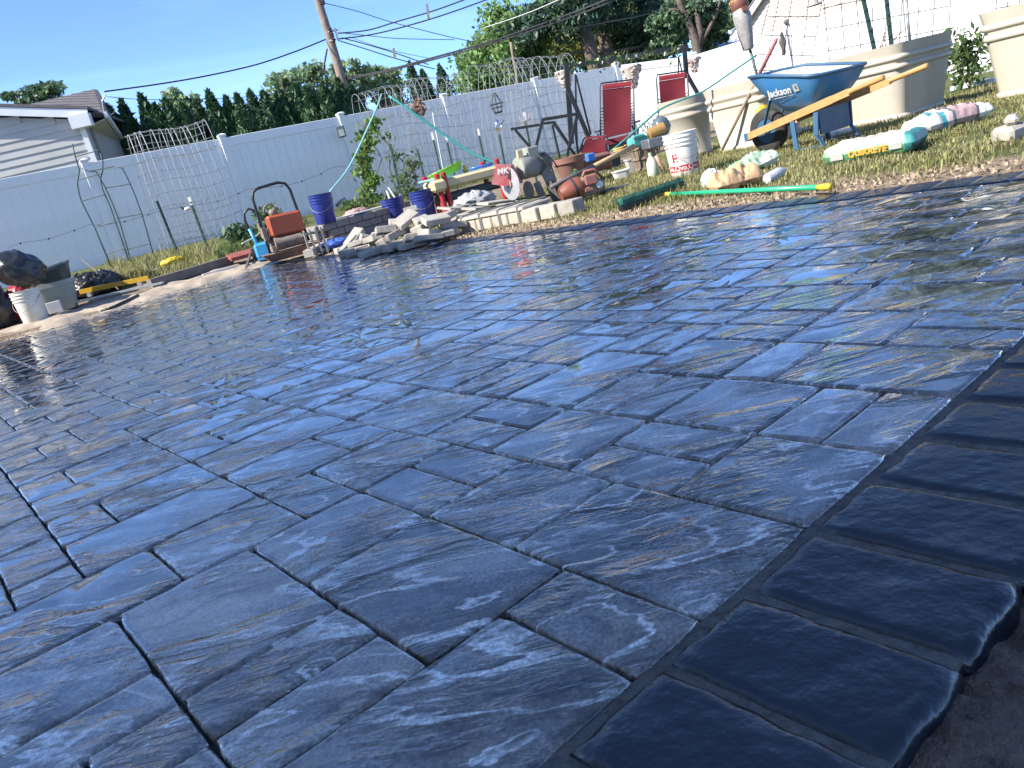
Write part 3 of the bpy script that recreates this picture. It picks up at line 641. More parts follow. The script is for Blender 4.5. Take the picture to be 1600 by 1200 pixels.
# forked tree by the fence corner
fk = aty(1090, 85, 27); t = thing('forked_tree', 'forked grey trunk tree just behind the fence corner', 'tree', (fk.x, fk.y, gz(fk.x, fk.y)))
m = MB()
def pxtube(m, pts, Y, r, n=7): m.tube([aty(x, y, Y) for x, y in pts], r, n)
pxtube(m, [(1098, 150), (1092, 90), (1086, 60), (1076, 35), (1064, 10), (1055, -15)], 27, [.19, .17, .15, .12, .10, .07])
pxtube(m, [(1091, 75), (1094, 50), (1089, 20), (1088, -15)], 27, [.14, .12, .10, .07]); pxtube(m, [(1092, 72), (1108, 45), (1120, 20), (1128, -10)], 27, [.10, .07, .055, .04])
pxtube(m, [(1070, 22), (1056, 15), (1044, 14)], 27, [.06, .045, .02])
m.build('trunk', M_BARK, t, True, world=True)
cs = [clumped(aty(x, y, 27.5) - t.location, (r_, r_ * .7, r_ * .8), 9, 190, .45) for x, y, r_ in ((1050, 30, .8), (1075, 15, .8), (1105, 15, .7), (1120, 35, .5), (1045, 60, .6), (1112, 62, .5))]
leaves('crown', np.concatenate(cs), .085, M_LDK, t)
# ------------------------------------------------------------------ pole, wires
M_POLE = M('weathered_pole', (.20, .155, .13), (.30, .24, .20), .95, 6, 1, .01, 40); M_WIRE = M('cable', (.03, .03, .035), rough=.6); M_STEEL = M('galvanised', (.35, .36, .38), (.25, .26, .28), .45, 20, metal=.8)
PY = 25.5; pb = aty(552, 190, PY); po = thing('utility_pole', 'tall wooden utility pole with wires behind the back fence', 'utility pole', (pb.x, pb.y, gz(pb.x, pb.y)))
m = MB(); m.tube([Vector((pb.x, pb.y, 0)), aty(548, 172, PY), aty(523, 85, PY), aty(497, 0, PY), aty(482, -55, PY)], [.145, .14, .13, .118, .105], 10); m.build('shaft', M_POLE, po, True, world=True)
m = MB(); m.beam(aty(523, 44, PY - .2), aty(528, 62, PY - .2), .05); m.beam(aty(512, 50, PY - .1), aty(530, 46, PY - .2), .04); m.beam(aty(514, 64, PY - .1), aty(530, 60, PY - .2), .04); br = m.build('bracket', M_STEEL, po, world=True)
for x, y in ((516, 46), (519, 54), (521, 62), (505, 3)):
    m = MB(); c = aty(x, y, PY - .18); m.lathe([(.03, -.08), (.06, -.05), (.035, -.02), (.06, .01), (.03, .07)], 8, c); m.build('insulator', M('brown_porcelain', (.06, .04, .04), rough=.25), br, world=True)
m = MB(); m.tube([aty(511, 76, PY), aty(505, 110, PY)], .03); m.build('guy_insulator', M_WIRE, po, world=True)
def wire(label, pts, r=.012, Y0=PY, Y1=None, mat=None, name='power_line'):
    Y1 = Y1 or Y0; n = len(pts); P = [aty(x, y, Y0 + (Y1 - Y0) * i / (n - 1)) for i, (x, y) in enumerate(pts)]
    Q = []                                                             # smooth it
    for i in range(n - 1):
        p0, p1, p2, p3 = P[max(i - 1, 0)], P[i], P[i + 1], P[min(i + 2, n - 1)]
        for k in range(5):
            u = k / 5; Q.append(.5 * ((2 * p1) + (p2 - p0) * u + (2 * p0 - 5 * p1 + 4 * p2 - p3) * u * u + (3 * p1 - p0 - 3 * p2 + p3) * u ** 3))
    Q.append(P[-1]); m = MB(); m.tube(Q, r, 5); return solo(name, m, mat or M_WIRE, label, 'cable', Q[0])
wire('service wire sagging from grey roof bracket to the pole', [(163, 143), (250, 131), (325, 118), (400, 101), (460, 81), (510, 61)], .02, 21, PY)
wire('thin lower wire strung behind the arborvitae tips', [(168, 151), (217, 155), (300, 155), (400, 150), (520, 130)], .009, 22, PY)
wire('wire from pole top down towards the green tree', [(508, 5), (560, 18), (610, 34), (700, 57), (745, 66)], .012)
wire('upper conductor rising right from the pole bracket', [(528, 52), (575, 47), (619, 34), (680, 16), (740, -6)], .02)
wire('lower conductor rising right from the pole bracket', [(528, 61), (580, 54), (634, 41), (700, 21), (775, -6)], .02)
wire('level wire running right from the pole bracket', [(528, 51), (560, 54), (620, 60), (710, 62)], .011)
wire('upper of two wires falling right from the pole', [(534, 59), (575, 70), (615, 82), (670, 101)], .016)
wire('lower of two wires falling right from the pole', [(528, 63), (570, 76), (617, 91), (680, 108)], .016)
wire('faint wire crossing from pole to wire hoops', [(545, 57), (600, 76), (680, 93)], .008)
wire('thick upper cable of the low bundle across the trees', [(540, 121), (594, 112), (666, 93), (775, 62), (900, 18), (960, -6)], .027, PY, 22)
wire('thick lower cable of the low bundle across the trees', [(540, 124), (594, 114), (666, 96), (775, 66), (900, 24), (970, -4)], .022, PY, 22)
wire('pale wire rising across the green tree', [(757, 43), (800, 29), (840, 14), (885, -6)], .012, 24, 22, M('pale_cable', (.6, .6, .58), rough=.5))
wire('slack wire running behind the pine trunks', [(860, 50), (930, 38), (1000, 25), (1075, 4), (1100, -5)], .009, 26, 25)
for lab, a_, b_ in (('small spreader bar between the two rising conductors', (667, 6), (670, 30)), ('small spreader bar between the two falling wires', (615, 75), (617, 91))):
    m = MB(); m.beam(aty(*a_, PY), aty(*b_, PY), .07, .04); solo('spreader_bar', m, M_POLE, lab, 'cable spreader', aty(*a_, PY))
m = MB(); pxtube(m, [(812, 150), (806, 110), (801, 85), (798, 66)], 23, [.045, .045, .04, .04]); t_ = aty(812, 150, 23); solo('pipe_mast', m, M_POLE, 'slim brown pole standing behind the wire hoops', 'pole', (t_.x, t_.y, t_.z), True)
# ------------------------------------------------------------------ garden along the back fence
FN = Vector((math.sin(R(27.418)), -math.cos(R(27.418)), 0)); FU = Vector((math.cos(R(27.418)), math.sin(R(27.418)), 0)); F3 = Vector((F0.x, F0.y, 0))
M_GWIRE = M('galvanised_wire', (.50, .51, .52), (.38, .39, .40), .4, 20, metal=.6); M_GREENP = M('green_post', (.030, .065, .052), (.05, .09, .07), .5, 15); M_DKWIRE = M('dark_green_wire', (.045, .085, .075), (.03, .06, .055), .45, 20)
M_BLKMET = M('black_steel', (.010, .011, .013), (.022, .023, .026), .45, 12); M_WHITEP = M('white_plastic', (.74, .74, .72), (.62, .62, .59), .45, 7)
def s_for(px, off, H):                                   # place along the fence line whose hoop top appears at that picture column
    best = min((abs(proj(F3 + FU * (s * .02) + FN * off + Vector((0, 0, H)))[0] - px), s * .02) for s in range(-200, 800)); return best[1]
def hoops(label, pxa, pxb, n, off=.95, span=1.25, H=2.12, seed=1, cross=11):
    r = random.Random(seed); sa, sb = s_for(pxa, off, H + .4), s_for(pxb, off, H + .4); base = F3 + FU * sa + FN * off
    t = thing('wire_arch', label, 'garden arch', (base.x, base.y, gz(base.x, base.y)), 0, 'bent wire panel arches along the fence')
    def P(s, u):                                         # u 0 back .. 1 front
        q = F3 + FU * s + FN * (off + (u - .5) * span * (1 + .04 * math.sin(s * 3 + seed)))
        return Vector((q.x, q.y, gz(q.x, q.y) + H * (1 - abs(2 * u - 1) ** 2.7) + .03 * math.sin(s * 5 + seed)))
    for i in range(n):
        s = sa + (sb - sa) * i / (n - 1) + r.gauss(0, .012); m = MB(); k = r.gauss(0, .05)
        m.tube([P(s + k * math.sin(math.pi * j / 22), j / 22) for j in range(23)], .0062, 4); m.build('hoop_wire', M_GWIRE, t, world=True)
    for j in range(cross):
        u = .01 + .98 * j / (cross - 1) if j % 2 else (.5 + .5 * (1 if j % 4 else -1) * (1 - (j / cross) ** 2 * .9))
        u = min(.99, max(.01, 1 - .5 * (j / cross) ** 1.9 if j % 3 else .5 * (j / cross) ** 1.9))
        m = MB(); m.tube([P(sa + (sb - sa) * q / 6, u) for q in range(7)], .0052, 4); m.build('cross_wire', M_GWIRE, t, world=True)
    return t
hoops('wire hoop arch beside the curved green plant support', 192, 318, 11, 1.0, 1.15, 2.0, 3, 16)
hoops('wire hoop arch with the green hose tied over it', 556, 640, 8, .9, 1.2, 2.05, 5, 15)
hoops('wire hoop arch with dried brown plant hung inside', 628, 716, 9, .95, 1.25, 2.1, 8, 15)
hoops('wire hoop arch with black basket hung inside it', 735, 812, 8, .95, 1.3, 2.2, 9, 15)
hoops('wire hoop arch ending beside the black swing frame', 800, 878, 9, .9, 1.3, 2.15, 12, 15)
# curved green wire plant support
Y = 12.4; b0 = aty(205, 408, Y); t = thing('plant_support', 'curved green wire plant support standing in grass', 'trellis', (b0.x, b0.y, gz(b0.x, b0.y)))
legs = [[(113, 225), (117, 243), (124, 266), (121, 288), (124, 304), (128, 316), (150, 360), (175, 420)], [(155, 235), (161, 253), (160, 268), (157, 280), (160, 295), (172, 322), (186, 362), (203, 412)],
        [(124, 262), (140, 268), (150, 268), (163, 290), (176, 318), (188, 350), (198, 385), (205, 410)], [(178, 259), (191, 263), (200, 280), (211, 305), (222, 335), (236, 385), (244, 414)]]
for i, lg in enumerate(legs):
    m = MB(); m.tube([aty(x, y, Y + (.0, .02, .35, .38)[i]) for x, y in lg], .0095, 6); m.build('leg', M_DKWIRE, t, True, world=True)
for a_, c_, d in (((117, 245), (154, 235), 0), ((124, 281), (158, 271), 0), ((128, 314), (163, 304), 0), ((148, 356), (182, 345), 0), ((166, 397), (197, 387), 0), ((142, 267), (178, 260), .36), ((165, 294), (205, 287), .36), ((184, 341), (222, 334), .36), ((198, 390), (235, 380), .36)):
    m = MB(); m.tube([aty(*a_, Y + d), aty(*c_, Y + d)], .0085, 6); m.build('rung', M_DKWIRE, t, world=True)
def tpost(label, top, bot, Y, white=False, group='dark green garden posts', r=.02):
    p, q = aty(*top, Y), aty(*bot, Y); q.z = min(q.z, gz(q.x, q.y) - .02); t = thing('garden_post', label, 'garden post', q, 0, group)
    m = MB(); d = p - q; m.beam(q, p, r * 2, r * .5); m.beam(q + Vector((0, r * .4, 0)), p + Vector((0, r * .4, 0)), r * .5, r * 1.4)
    for k in range(int(d.length / .11)): m.box(q + d * ((k + .5) * .11 / d.length) + Vector((0, -r * .5, 0)), (r * 1.6, r * .9, .018))
    m.build('stake', M_GREENP, t, world=True)
    if white: m = MB(); m.beam(p - d * .1, p + d * .02, r * 2.2, r * .9); m.build('white_tip', M_WHITEP, t, world=True)
tpost('slim green post left of the white bird lamp', (245, 314), (281, 402), 12.9, False)
tpost('green post holding the white bird lamp', (296, 310), (333, 410), 12.3, True)
for i, (a_, c_, w_, nm) in enumerate((((652, 233), (668, 297), 0, 'thin green post right of the sparse climber'), ((675, 209), (692, 283), 1, 'white tipped post left of the pale blue cord'), ((697, 214), (710, 275), 1, 'white tipped post behind the lime green toy'), ((747, 203), (760, 268), 1, 'white tipped post behind the yellow toy'),
   ((780, 210), (788, 258), 0, 'green post at the low end of the hose'), ((819, 178), (830, 245), 1, 'white tipped post behind the wet saw motor'), ((863, 195), (880, 268), 0, 'dark post between the black bench legs'), ((610, 225), (620, 290), 0, 'dark stake inside the sparse climber'))):
    tpost(nm, a_, c_, 14.3 if i < 5 else 12.6, bool(w_), r=.017)
# lights on a cord
def cord(name, label, pts, r, Y0, Y1, mat, cat, bulbs=None):
    n = len(pts); P = [aty(x, y, Y0 + (Y1 - Y0) * i / (n - 1)) for i, (x, y) in enumerate(pts)]; Q = []
    for i in range(n - 1):
        p0, p1, p2, p3 = P[max(i - 1, 0)], P[i], P[i + 1], P[min(i + 2, n - 1)]
        for k in range(4):
            u = k / 4; Q.append(.5 * ((2 * p1) + (p2 - p0) * u + (2 * p0 - 5 * p1 + 4 * p2 - p3) * u * u + (3 * p1 - p0 - 3 * p2 + p3) * u ** 3))
    Q.append(P[-1]); base = Q[0]; t = thing(name, label, cat, base); m = MB(); m.tube(Q, r, 6); m.build('line', mat, t, True, world=True)
    for x, y in bulbs or ():
        f = (x - pts[0][0]) / (pts[-1][0] - pts[0][0]); c = aty(x, y, Y0 + (Y1 - Y0) * f); m = MB(); m.lathe([(.008, .014), (.012, .008), (.013, -.01), (.005, -.02)], 8, c); m.build('bulb', M('dark_bulb', (.02, .025, .04), rough=.2), t, True, world=True)
    return t
cord('string_light', 'thin cord of small dark bulbs strung low along the fence', [(12, 388), (32, 380), (76, 373), (116, 360), (140, 351), (155, 352), (195, 346), (232, 335), (268, 326), (340, 315), (373, 302), (386, 296), (405, 294), (440, 291), (472, 283), (502, 271), (520, 262), (560, 258)], .0028, 13.6, 15.6, M_WIRE, 'string lights',
     [(32, 380), (76, 373), (116, 360), (155, 352), (195, 346), (232, 335), (268, 326), (340, 314), (373, 302), (406, 295), (440, 291), (472, 283), (502, 272)])
M_TEAL = M('teal_hose', (.03, .22, .20), (.05, .28, .27), .4, 8); M_PTEAL = M('pale_teal_cord', (.30, .62, .58), (.24, .52, .50), .45, 8)
cord('garden_hose', 'dark green hose hanging from the hoops down to a post', [(608, 150), (640, 172), (700, 215), (745, 243), (795, 261)], .022, 14.6, 14.0, M_TEAL, 'hose')
cord('cord', 'pale teal cord falling from the hoops into the blue bucket', [(596, 147), (590, 165), (570, 210), (545, 262), (516, 299)], .014, 14.6, 10.9, M_PTEAL, 'cord')
cord('cord', 'pale blue cord hanging straight down inside the hoops', [(676, 176), (681, 205), (687, 235), (692, 262), (697, 285)], .013, 15.2, 15.2, M('ice_blue_cord', (.55, .72, .76), (.48, .64, .70), .4), 'cord')
cord('cable', 'thin teal cable running from tan planter to the swing frame', [(1182, 86), (1140, 115), (1098, 143), (1060, 158), (1030, 172), (1000, 198), (972, 222), (955, 236)], .011, 9.0, 8.9, M_TEAL, 'cable')
cord('garden_hose', 'white hose loop in the planting below the fence', [(398, 343), (410, 352), (405, 365), (390, 375), (378, 381)], .012, 12.6, 11.8, M_WHITEP, 'hose')
# white bird lamp on a post, solar lamp on the fence, hanging things
c = aty(293, 326, 12.2); t = thing('bird_lamp', 'small white bird shaped lamp on a green post', 'garden lamp', c); t.scale = (.6, .6, .6)
m = MB(); m.lathe([(.01, -.05), (.06, -.03), (.075, 0), (.05, .03), (.01, .045)], 12, scale=(1.3, .8)); m.build('body', M_WHITEP, t, True); m = MB(); m.tube([(-.08, 0, .0), (-.13, 0, .06), (-.17, 0, .13)], [.03, .02, .008], 6); m.build('tail', M_WIRE, t, True)
c = aty(533, 206, 16.7); t = thing('solar_lamp', 'small dark solar lamp fixed on a white fence post', 'lamp', c); m = MB(); m.box((0, 0, 0), (.16, .1, .22), bev=.01); m.build('housing', M('lamp_grey', (.10, .12, .13), rough=.4), t); m = MB(); m.box((0.01, -.055, -.02), (.11, .01, .13)); m.build('lens', M('lamp_lens', (.35, .40, .42), rough=.2), t)
c = aty(777, 168, 14.2); t = thing('wire_basket', 'empty black wire basket hanging inside the hoops', 'hanging basket', c)
for z, r_ in ((-.09, .07), (.0, .10), (.06, .115)): m = MB(); m.tube([(r_ * math.cos(k * .5236), r_ * math.sin(k * .5236), z) for k in range(13)], .006, 5); m.build('ring', M_BLKMET, t, True)
for k in range(8): a_ = k * .785; m = MB(); m.tube([(.07 * math.cos(a_), .07 * math.sin(a_), -.09), (.115 * math.cos(a_), .115 * math.sin(a_), .06), (.02 * math.cos(a_), .02 * math.sin(a_), .24)], .004, 4); m.build('rib', M_BLKMET, t)
m = MB(); m.lathe([(.068, -.09), (.0701, -.07)], 14); m.build('liner', M_BLKMET, t)
c = aty(778, 196, 14.2); t = thing('bird_feeder', 'clear glass hanging feeder below the black basket', 'bird feeder', c); t.scale = (.75, .75, .8); m = MB(); m.lathe([(.02, .13), (.06, .06), (.09, -.02), (.07, -.10), (.03, -.12)], 14); m.build('globe', M('feeder_glass', (.70, .74, .76), (.6, .64, .66), .08, trans=.95), t, True)
m = MB(); m.tube([(.03, 0, -.03), (.16, 0, .08)], [.012, .018], 6); m.build('perch', M_BLKMET, t)
c = aty(823, 191, 12.5); t = thing('wire_basket', 'small pale wire basket in front of the black bench bar', 'hanging basket', c)
for z, r_ in ((-.06, .05), (.03, .08)): m = MB(); m.tube([(r_ * math.cos(k * .5236), r_ * math.sin(k * .5236), z) for k in range(13)], .005, 5); m.build('ring', M('basket_wire', (.4, .33, .32), rough=.5), t, True)
for k in range(7): a_ = k * .9; m = MB(); m.tube([(.05 * math.cos(a_), .05 * math.sin(a_), -.06), (.08 * math.cos(a_), .08 * math.sin(a_), .03), (.1 * math.cos(a_), .1 * math.sin(a_), .12)], .004, 4); m.build('rib', M('basket_wire', (.4, .33, .32), rough=.5), t)
c = aty(653, 164, 14.6); t = thing('dried_plant', 'dried brown plant hanging inside the wire hoops', 'plant', c); m = MB(); m.tube([(0, 0, .25), (0, 0, .05)], .006, 4); m.build('hook', M_BLKMET, t)
leaves('foliage', blob((0, 0, -.05), (.12, .12, .16), 260), .035, leaf_mat('leaf_dead', (.28, .17, .12), (.36, .25, .19), .3, .2), t)
# climbers
M_VINE = leaf_mat('leaf_vine', (.13, .22, .05), (.20, .30, .08), .4, .4); M_VINE2 = leaf_mat('leaf_vine_dark', (.07, .12, .04), (.12, .18, .06), .4, .35); M_STEM = M('stem', (.10, .12, .05), rough=.7)
def climber(label, base, top, Y, w, n, mat, size, seed, gap=0.0):
    q, p = aty(*base, Y), aty(*top, Y); q.z = gz(q.x, q.y); t = thing('climbing_plant', label, 'plant', q); r = np.random.default_rng(seed); d = np.array(p - q)
    m = MB()
    for k in range(5): m.tube([(r.normal() * .05, 0, 0), Vector(d) * .5 + Vector((r.normal() * w * .5, 0, 0)), Vector(d) * (.75 + .25 * r.random()) + Vector((r.normal() * w * .6, 0, 0))], .008, 5)
    m.build('stem', M_STEM, t)
    cen = []
    for k in range(16):
        f = (k + .5) / 16
        if r.random() < gap: continue
        c_ = d * f + np.array([r.normal() * w * .45, r.normal() * w * .3, 0]); cen.append(c_ + r.normal(size=(n, 3)) * np.array([w * .5, w * .4, d[2] / 26]))
    leaves('foliage', np.concatenate(cen), size, mat, t, aspect=.7)
climber('dense yellow green climber on the fence end of the hoops', (573, 312), (574, 186), 15.3, .17, 44, M_VINE, .05, 3)
climber('sparse dark climber next to the dense climber', (622, 300), (612, 206), 15.0, .20, 14, M_VINE2, .045, 5, .2)
climber('low thin shrub at the foot of the sparse climber', (640, 298), (637, 245), 14.7, .16, 10, M_VINE2, .04, 8, .2)
def shrub(label, px, py, n, rx, rz, mat, size, Y=None, name='shrub', up=.6, aspect=.35):
    g = G(px, py) if Y is None else aty(px, py, Y); g.z = gz(g.x, g.y); t = thing(name, label, 'plant', g); m = MB()
    for k in range(6): an = k * 1.05; m.tube([(0, 0, 0), (math.cos(an) * rx * .4, math.sin(an) * rx * .4, rz), (math.cos(an) * rx * .8, math.sin(an) * rx * .7, rz * 1.6)], .006, 4)
    m.build('stem', M_STEM, t); leaves('foliage', blob((0, 0, rz), (rx, rx, rz), n, .6), size, mat, t, up, aspect)
shrub('leafy plant behind the orange plate compactor', 428, 360, 320, .26, .28, M_VINE2, .07, 12.2)
shrub('blue green bush with blue tag below the fence', 372, 366, 200, .2, .16, M_LDK, .07, 12.8)
shrub('dark low bush left of the plate compactor', 400, 372, 200, .22, .12, M_LDK, .05, 12.6)
shrub('low green plants at the foot of the dense climber', 556, 322, 220, .35, .10, M_VINE2, .05, 14.5)
shrub('weedy plant between the tan planters', 1513, 118, 520, .30, .38, M_VINE2, .05, 9.3)
shrub('dry twiggy weeds between the two red chairs', 1018, 185, 150, .28, .32, leaf_mat('leaf_dry', (.20, .20, .14), (.3, .28, .2), .3, .3), .03, 13.2)
shrub('tall weed stem in front of the round right planter', 1568, 150, 60, .10, .05, M_VINE2, .03, 8.4)
# strappy garden planting = uncountable
def blades(name, P, h, wid, mat, lean=.35, droop=.25):
    n = len(P); an = nrng.random(n) * 6.283; d = np.stack([np.cos(an), np.sin(an), np.zeros(n)], 1); sdv = np.stack([-np.sin(an), np.cos(an), np.zeros(n)], 1)
    hh = (h * (.4 + .9 * nrng.random(n)) * np.array([.75 + .8 * mnoise.noise(Vector((x * 2.3, y * 2.3, 0))) for x, y in P[:, :2]]).clip(.3, 1.6))[:, None]; le = (lean * nrng.random(n))[:, None]; w = (wid * (.6 + .8 * nrng.random(n)))[:, None]; up = np.array([0, 0, 1.0])
    mid = P + up * hh * .62 + d * hh * le * .5; tip = P + up * hh * (1 - droop * le * 2) + d * hh * le * 1.6
    v = np.stack([P - sdv * w, P + sdv * w, mid + sdv * w * .75, mid - sdv * w * .75, tip], 1).reshape(-1, 3)
    i = np.arange(n)[:, None] * 5; f = np.concatenate([i + np.array([[0, 1, 2]]), i + np.array([[0, 2, 3]]), i + np.array([[3, 2, 4]])], 0)
    o = bpy.data.objects.new(name, np_mesh(name, v, f, mat)); COL.objects.link(o); return tag(o, kind='stuff')
def pts_on_ground(quads, n):
    out = []
    for pts, wgt in quads:
        a_, b_, c_, d_ = [np.array(G(*p)) for p in pts]; k = int(n * wgt); u, v = nrng.random(k)[:, None], nrng.random(k)[:, None]
        p = (a_ * (1 - u) + b_ * u) * (1 - v) + (d_ * (1 - u) + c_ * u) * v; out.append(p)
    p = np.concatenate(out); p[:, 2] = [gz(x, y) - .005 for x, y in p[:, :2]]; return p
M_GR = leaf_mat('grass_blade', (.23, .245, .09), (.39, .36, .18), .5, .4); M_DRY = leaf_mat('dry_grass', (.42, .34, .18), (.52, .43, .25), .3, .3)
tag(blades('garden_grass', pts_on_ground([([(165, 420), (340, 385), (340, 420), (175, 452)], .8), ([(170, 445), (230, 430), (230, 438), (185, 452)], .2)], 5200), .2, .006, M_GR, .6), 'tufted green planting', None)
blades('bed_plants', pts_on_ground([([(330, 392), (420, 362), (425, 385), (345, 412)], .5), ([(535, 322), (660, 296), (660, 303), (540, 330)], .3), ([(420, 360), (480, 345), (480, 352), (425, 370)], .2)], 1500), .14, .008, M_VINE2, .8)
# ------------------------------------------------------------------ small-object helpers
def bag_mb(r, seed, amp=.25, n=22, fr=2.2, flat=-.55):
    """a slumped, creased bag or crumpled lump, radii r"""
    m = MB()
    def f(u, v):
        th = u * 2 * math.pi; ph = (v - .5) * math.pi; d = Vector((math.cos(th) * math.cos(ph), math.sin(th) * math.cos(ph), math.sin(ph)))
        q = d * fr + Vector((seed * 3.7, seed * 1.3, 0)); k = 1 + amp * (1 - abs(mnoise.noise(q)) * 2.4) * .5 + amp * .5 * mnoise.noise(q * 2.7) + amp * .25 * mnoise.noise(q * 6)
        z = max(d.z, flat) * r[2] * k; return (d.x * r[0] * k, d.y * r[1] * k, z)
    return m.grid(f, n * 2, n)
def pillow_mb(L, Wd, h, seed=0, wr=.012, nu=34, nv=22, p=3.2, ex=.5):
    m = MB()
    def f(sgn):
        def g(u, v):
            x, y = (u - .5) * 2, (v - .5) * 2; e = max(0, (1 - abs(x) ** p)) ** ex * max(0, (1 - abs(y) ** p)) ** ex
            w = wr * (mnoise.noise(Vector((x * 1.9 + seed, y * 1.6, sgn))) + .45 * (1 - 2.2 * abs(mnoise.noise(Vector((x * 3.7 + seed, y * 3.1, sgn + 4))))) + .2 * mnoise.noise(Vector((x * 8 + seed, y * 6, sgn))))
            return (x * L / 2 * (1 + .02 * mnoise.noise(Vector((y * 3, seed, 1)))), y * Wd / 2 * (1 + .03 * mnoise.noise(Vector((x * 3, seed, 5)))), h * .5 + sgn * h * .5 * e + w * e)
        return g
    m.grid(f(1), nu, nv); k = MB().grid(f(-1), nu, nv); k.f = [q[::-1] for q in k.f]; m.add(k.v, k.f); return m
def bucket(label, px, py, mat, lean=0.0, rz=0.0, h=.37, rt=.15, rb=.128, open_=True, group=None, loc=None, handle=True, matw=None, sink=0.0):
    g = Vector(loc) if loc is not None else G(px, py); t = thing('bucket', label, 'bucket', g - Vector((0, 0, sink)), rz, group); t.rotation_euler = (0, lean, rz)
    R_ = lambda f: rb + (rt - rb) * f
    prof = [(rb * .96, 0), (rb, .008), (R_(.70), h * .70), (R_(.70) + .009, h * .705), (R_(.72) + .009, h * .725), (R_(.73) + .001, h * .73), (R_(.79), h * .79), (R_(.79) + .010, h * .795), (R_(.82) + .010, h * .82), (R_(.83) + .001, h * .825), (R_(.89), h * .89), (R_(.89) + .009, h * .895), (R_(.91) + .009, h * .915), (R_(.92), h * .92), (rt + .001, h * .985), (rt + .006, h * .99), (rt + .006, h), (rt - .006, h)]
    if open_: prof += [(rt - .008, h * .97), (rb - .006, .03)]
    m = MB(); m.lathe(prof, 40, cap=(True, True)); m.build('shell', mat, t, 40)
    if handle:
        m = MB(); pts = [(rt * math.cos(a_) * 1.03, -math.sin(a_) * .03 - (rt + .012) * math.sin(a_), h * .80 - .15 * math.sin(a_)) for a_ in [math.pi * k / 14 for k in range(15)]]; m.tube(pts, .0028, 5); m.build('handle', matw or M_STEEL, t, True)
    return t
def slab(name, label, cat, c, size, rot, mat, group=None, bev=.006):
    m = MB(); m.box((0, 0, 0), size, bev=bev); me = m.mesh(name, mat); o = link(name, me, None, c, rot); return tag(o, label, cat, group)
# ------------------------------------------------------------------ heap at the far left
M_BLKBAG = M('black_plastic', (.012, .014, .018), (.03, .034, .04), .3, 9, 1, .004, 60, spec=.6); M_REDBAG = M('red_plastic', (.42, .03, .05), (.28, .02, .04), .4, 9)
M_BUCW = M('bucket_white', (.72, .71, .64), (.60, .58, .50), .5, 5); M_TUBG = M('grey_green_plastic', (.34, .38, .34), (.28, .31, .28), .5, 5); M_DKTUB = M('dark_teal_plastic', (.05, .07, .08), (.035, .05, .06), .45, 5)
g = G(-6, 513); o = solo('trash_bag', xf(bag_mb((.24, .25, .33), 2, .35), Matrix.Translation((-.05, .1, .18))), M_BLKBAG, 'big black trash bag slumped left of the white bucket', 'trash bag', g, True, world=False)
g = G(-20, 500); solo('trash_bag', xf(bag_mb((.28, .26, .28), 6, .4), Matrix.Translation((0, .1, .5))), M_BLKBAG, 'upper black bag heaped on the slumped trash bag', 'trash bag', g + Vector((0, 0, .1)), True, world=False)
c = aty(28, 420, 9.0); solo('tarp', xf(bag_mb((.27, .24, .19), 9, .22, fr=1.3, flat=-.8), Matrix.Rotation(.5, 4, 'Y')), M_BLKBAG, 'smooth black tarp bundle on top of the trash bags', 'tarp', c, True, world=False)
g = G(40, 500); solo('red_bag', xf(bag_mb((.17, .15, .24), 4, .2), Matrix.Translation((.0, .1, .16))), M_REDBAG, 'dull red bag standing behind the white bucket', 'bag', g, True, world=False)
bucket('white lidless bucket with red smudge beside the trash bags', 58, 503, M_BUCW, handle=True)
m = MB(); c = aty(0, 440, 9.6); m.tube([c + Vector((.0, 0, -.3)), c + Vector((-.12, 0, .35))], .03, 6); solo('post', m, M_POLE, 'grey weathered post rising behind the trash bags', 'post', c)
def tub(name, label, loc, w, d, h, mat, rz, rot=None):
    t = thing(name, label, 'planter', loc, rz)
    if rot: t.rotation_euler = rot
    r = .5; prof = [(r * .66, 0), (r * .70, .01), (r * .92, h * .80), (r * .94, h * .80), (r * .96, h * .84), (r * 1.0, h * .86), (r * 1.0, h), (r * .95, h), (r * .62, .02)]
    m = MB(); m.lathe(prof, 32, sq=6, scale=(w, d)); m.build('shell', mat, t, 35); return t
g = G(100, 484); tub('planter_tub', 'grey green tapered tub beside the white bucket', g, .44, .34, .34, M_TUBG, .3)
g2 = aty(92, 441, 9.75); tub('planter_tub', 'dark teal tub nested on the grey green tub', g2, .40, .3, .2, M_DKTUB, .2, (.1, -.12, .2))
m = MB(); g = G(102, 484); m.box(g + Vector((.03, -.25, .07)), (.16, .05, .13), .2, bev=.005); solo('paper_carton', m, M('grey_card', (.45, .46, .48), (.38, .38, .40), .8), 'small grey carton leaning on the grey green tub', 'carton', g)
for i, (x, y, r_, lab) in enumerate(((140, 461, (.26, .2, .16), 'crumpled black sheeting right of the grey green tub'), (165, 455, (.2, .16, .14), 'low black plastic heap behind the yellow pole'))):
    solo('plastic_heap', xf(bag_mb(r_, 12 + i, .5, fr=3.0), Matrix.Translation((0, 0, .1))), M_BLKBAG, lab, 'plastic sheet', G(x, y), True, world=False)
p, q = aty(158, 422, 10.5), aty(186, 448, 10.4); m = MB(); m.prism([p, p + Vector((.1, 0, -.02)), q + Vector((.05, 0, 0)), q + Vector((-.12, 0, -.02))], (0, .05, 0)); solo('rubber_mat', m, M_BLKBAG, 'stiff black panel tilted behind the yellow pole', 'panel', q)
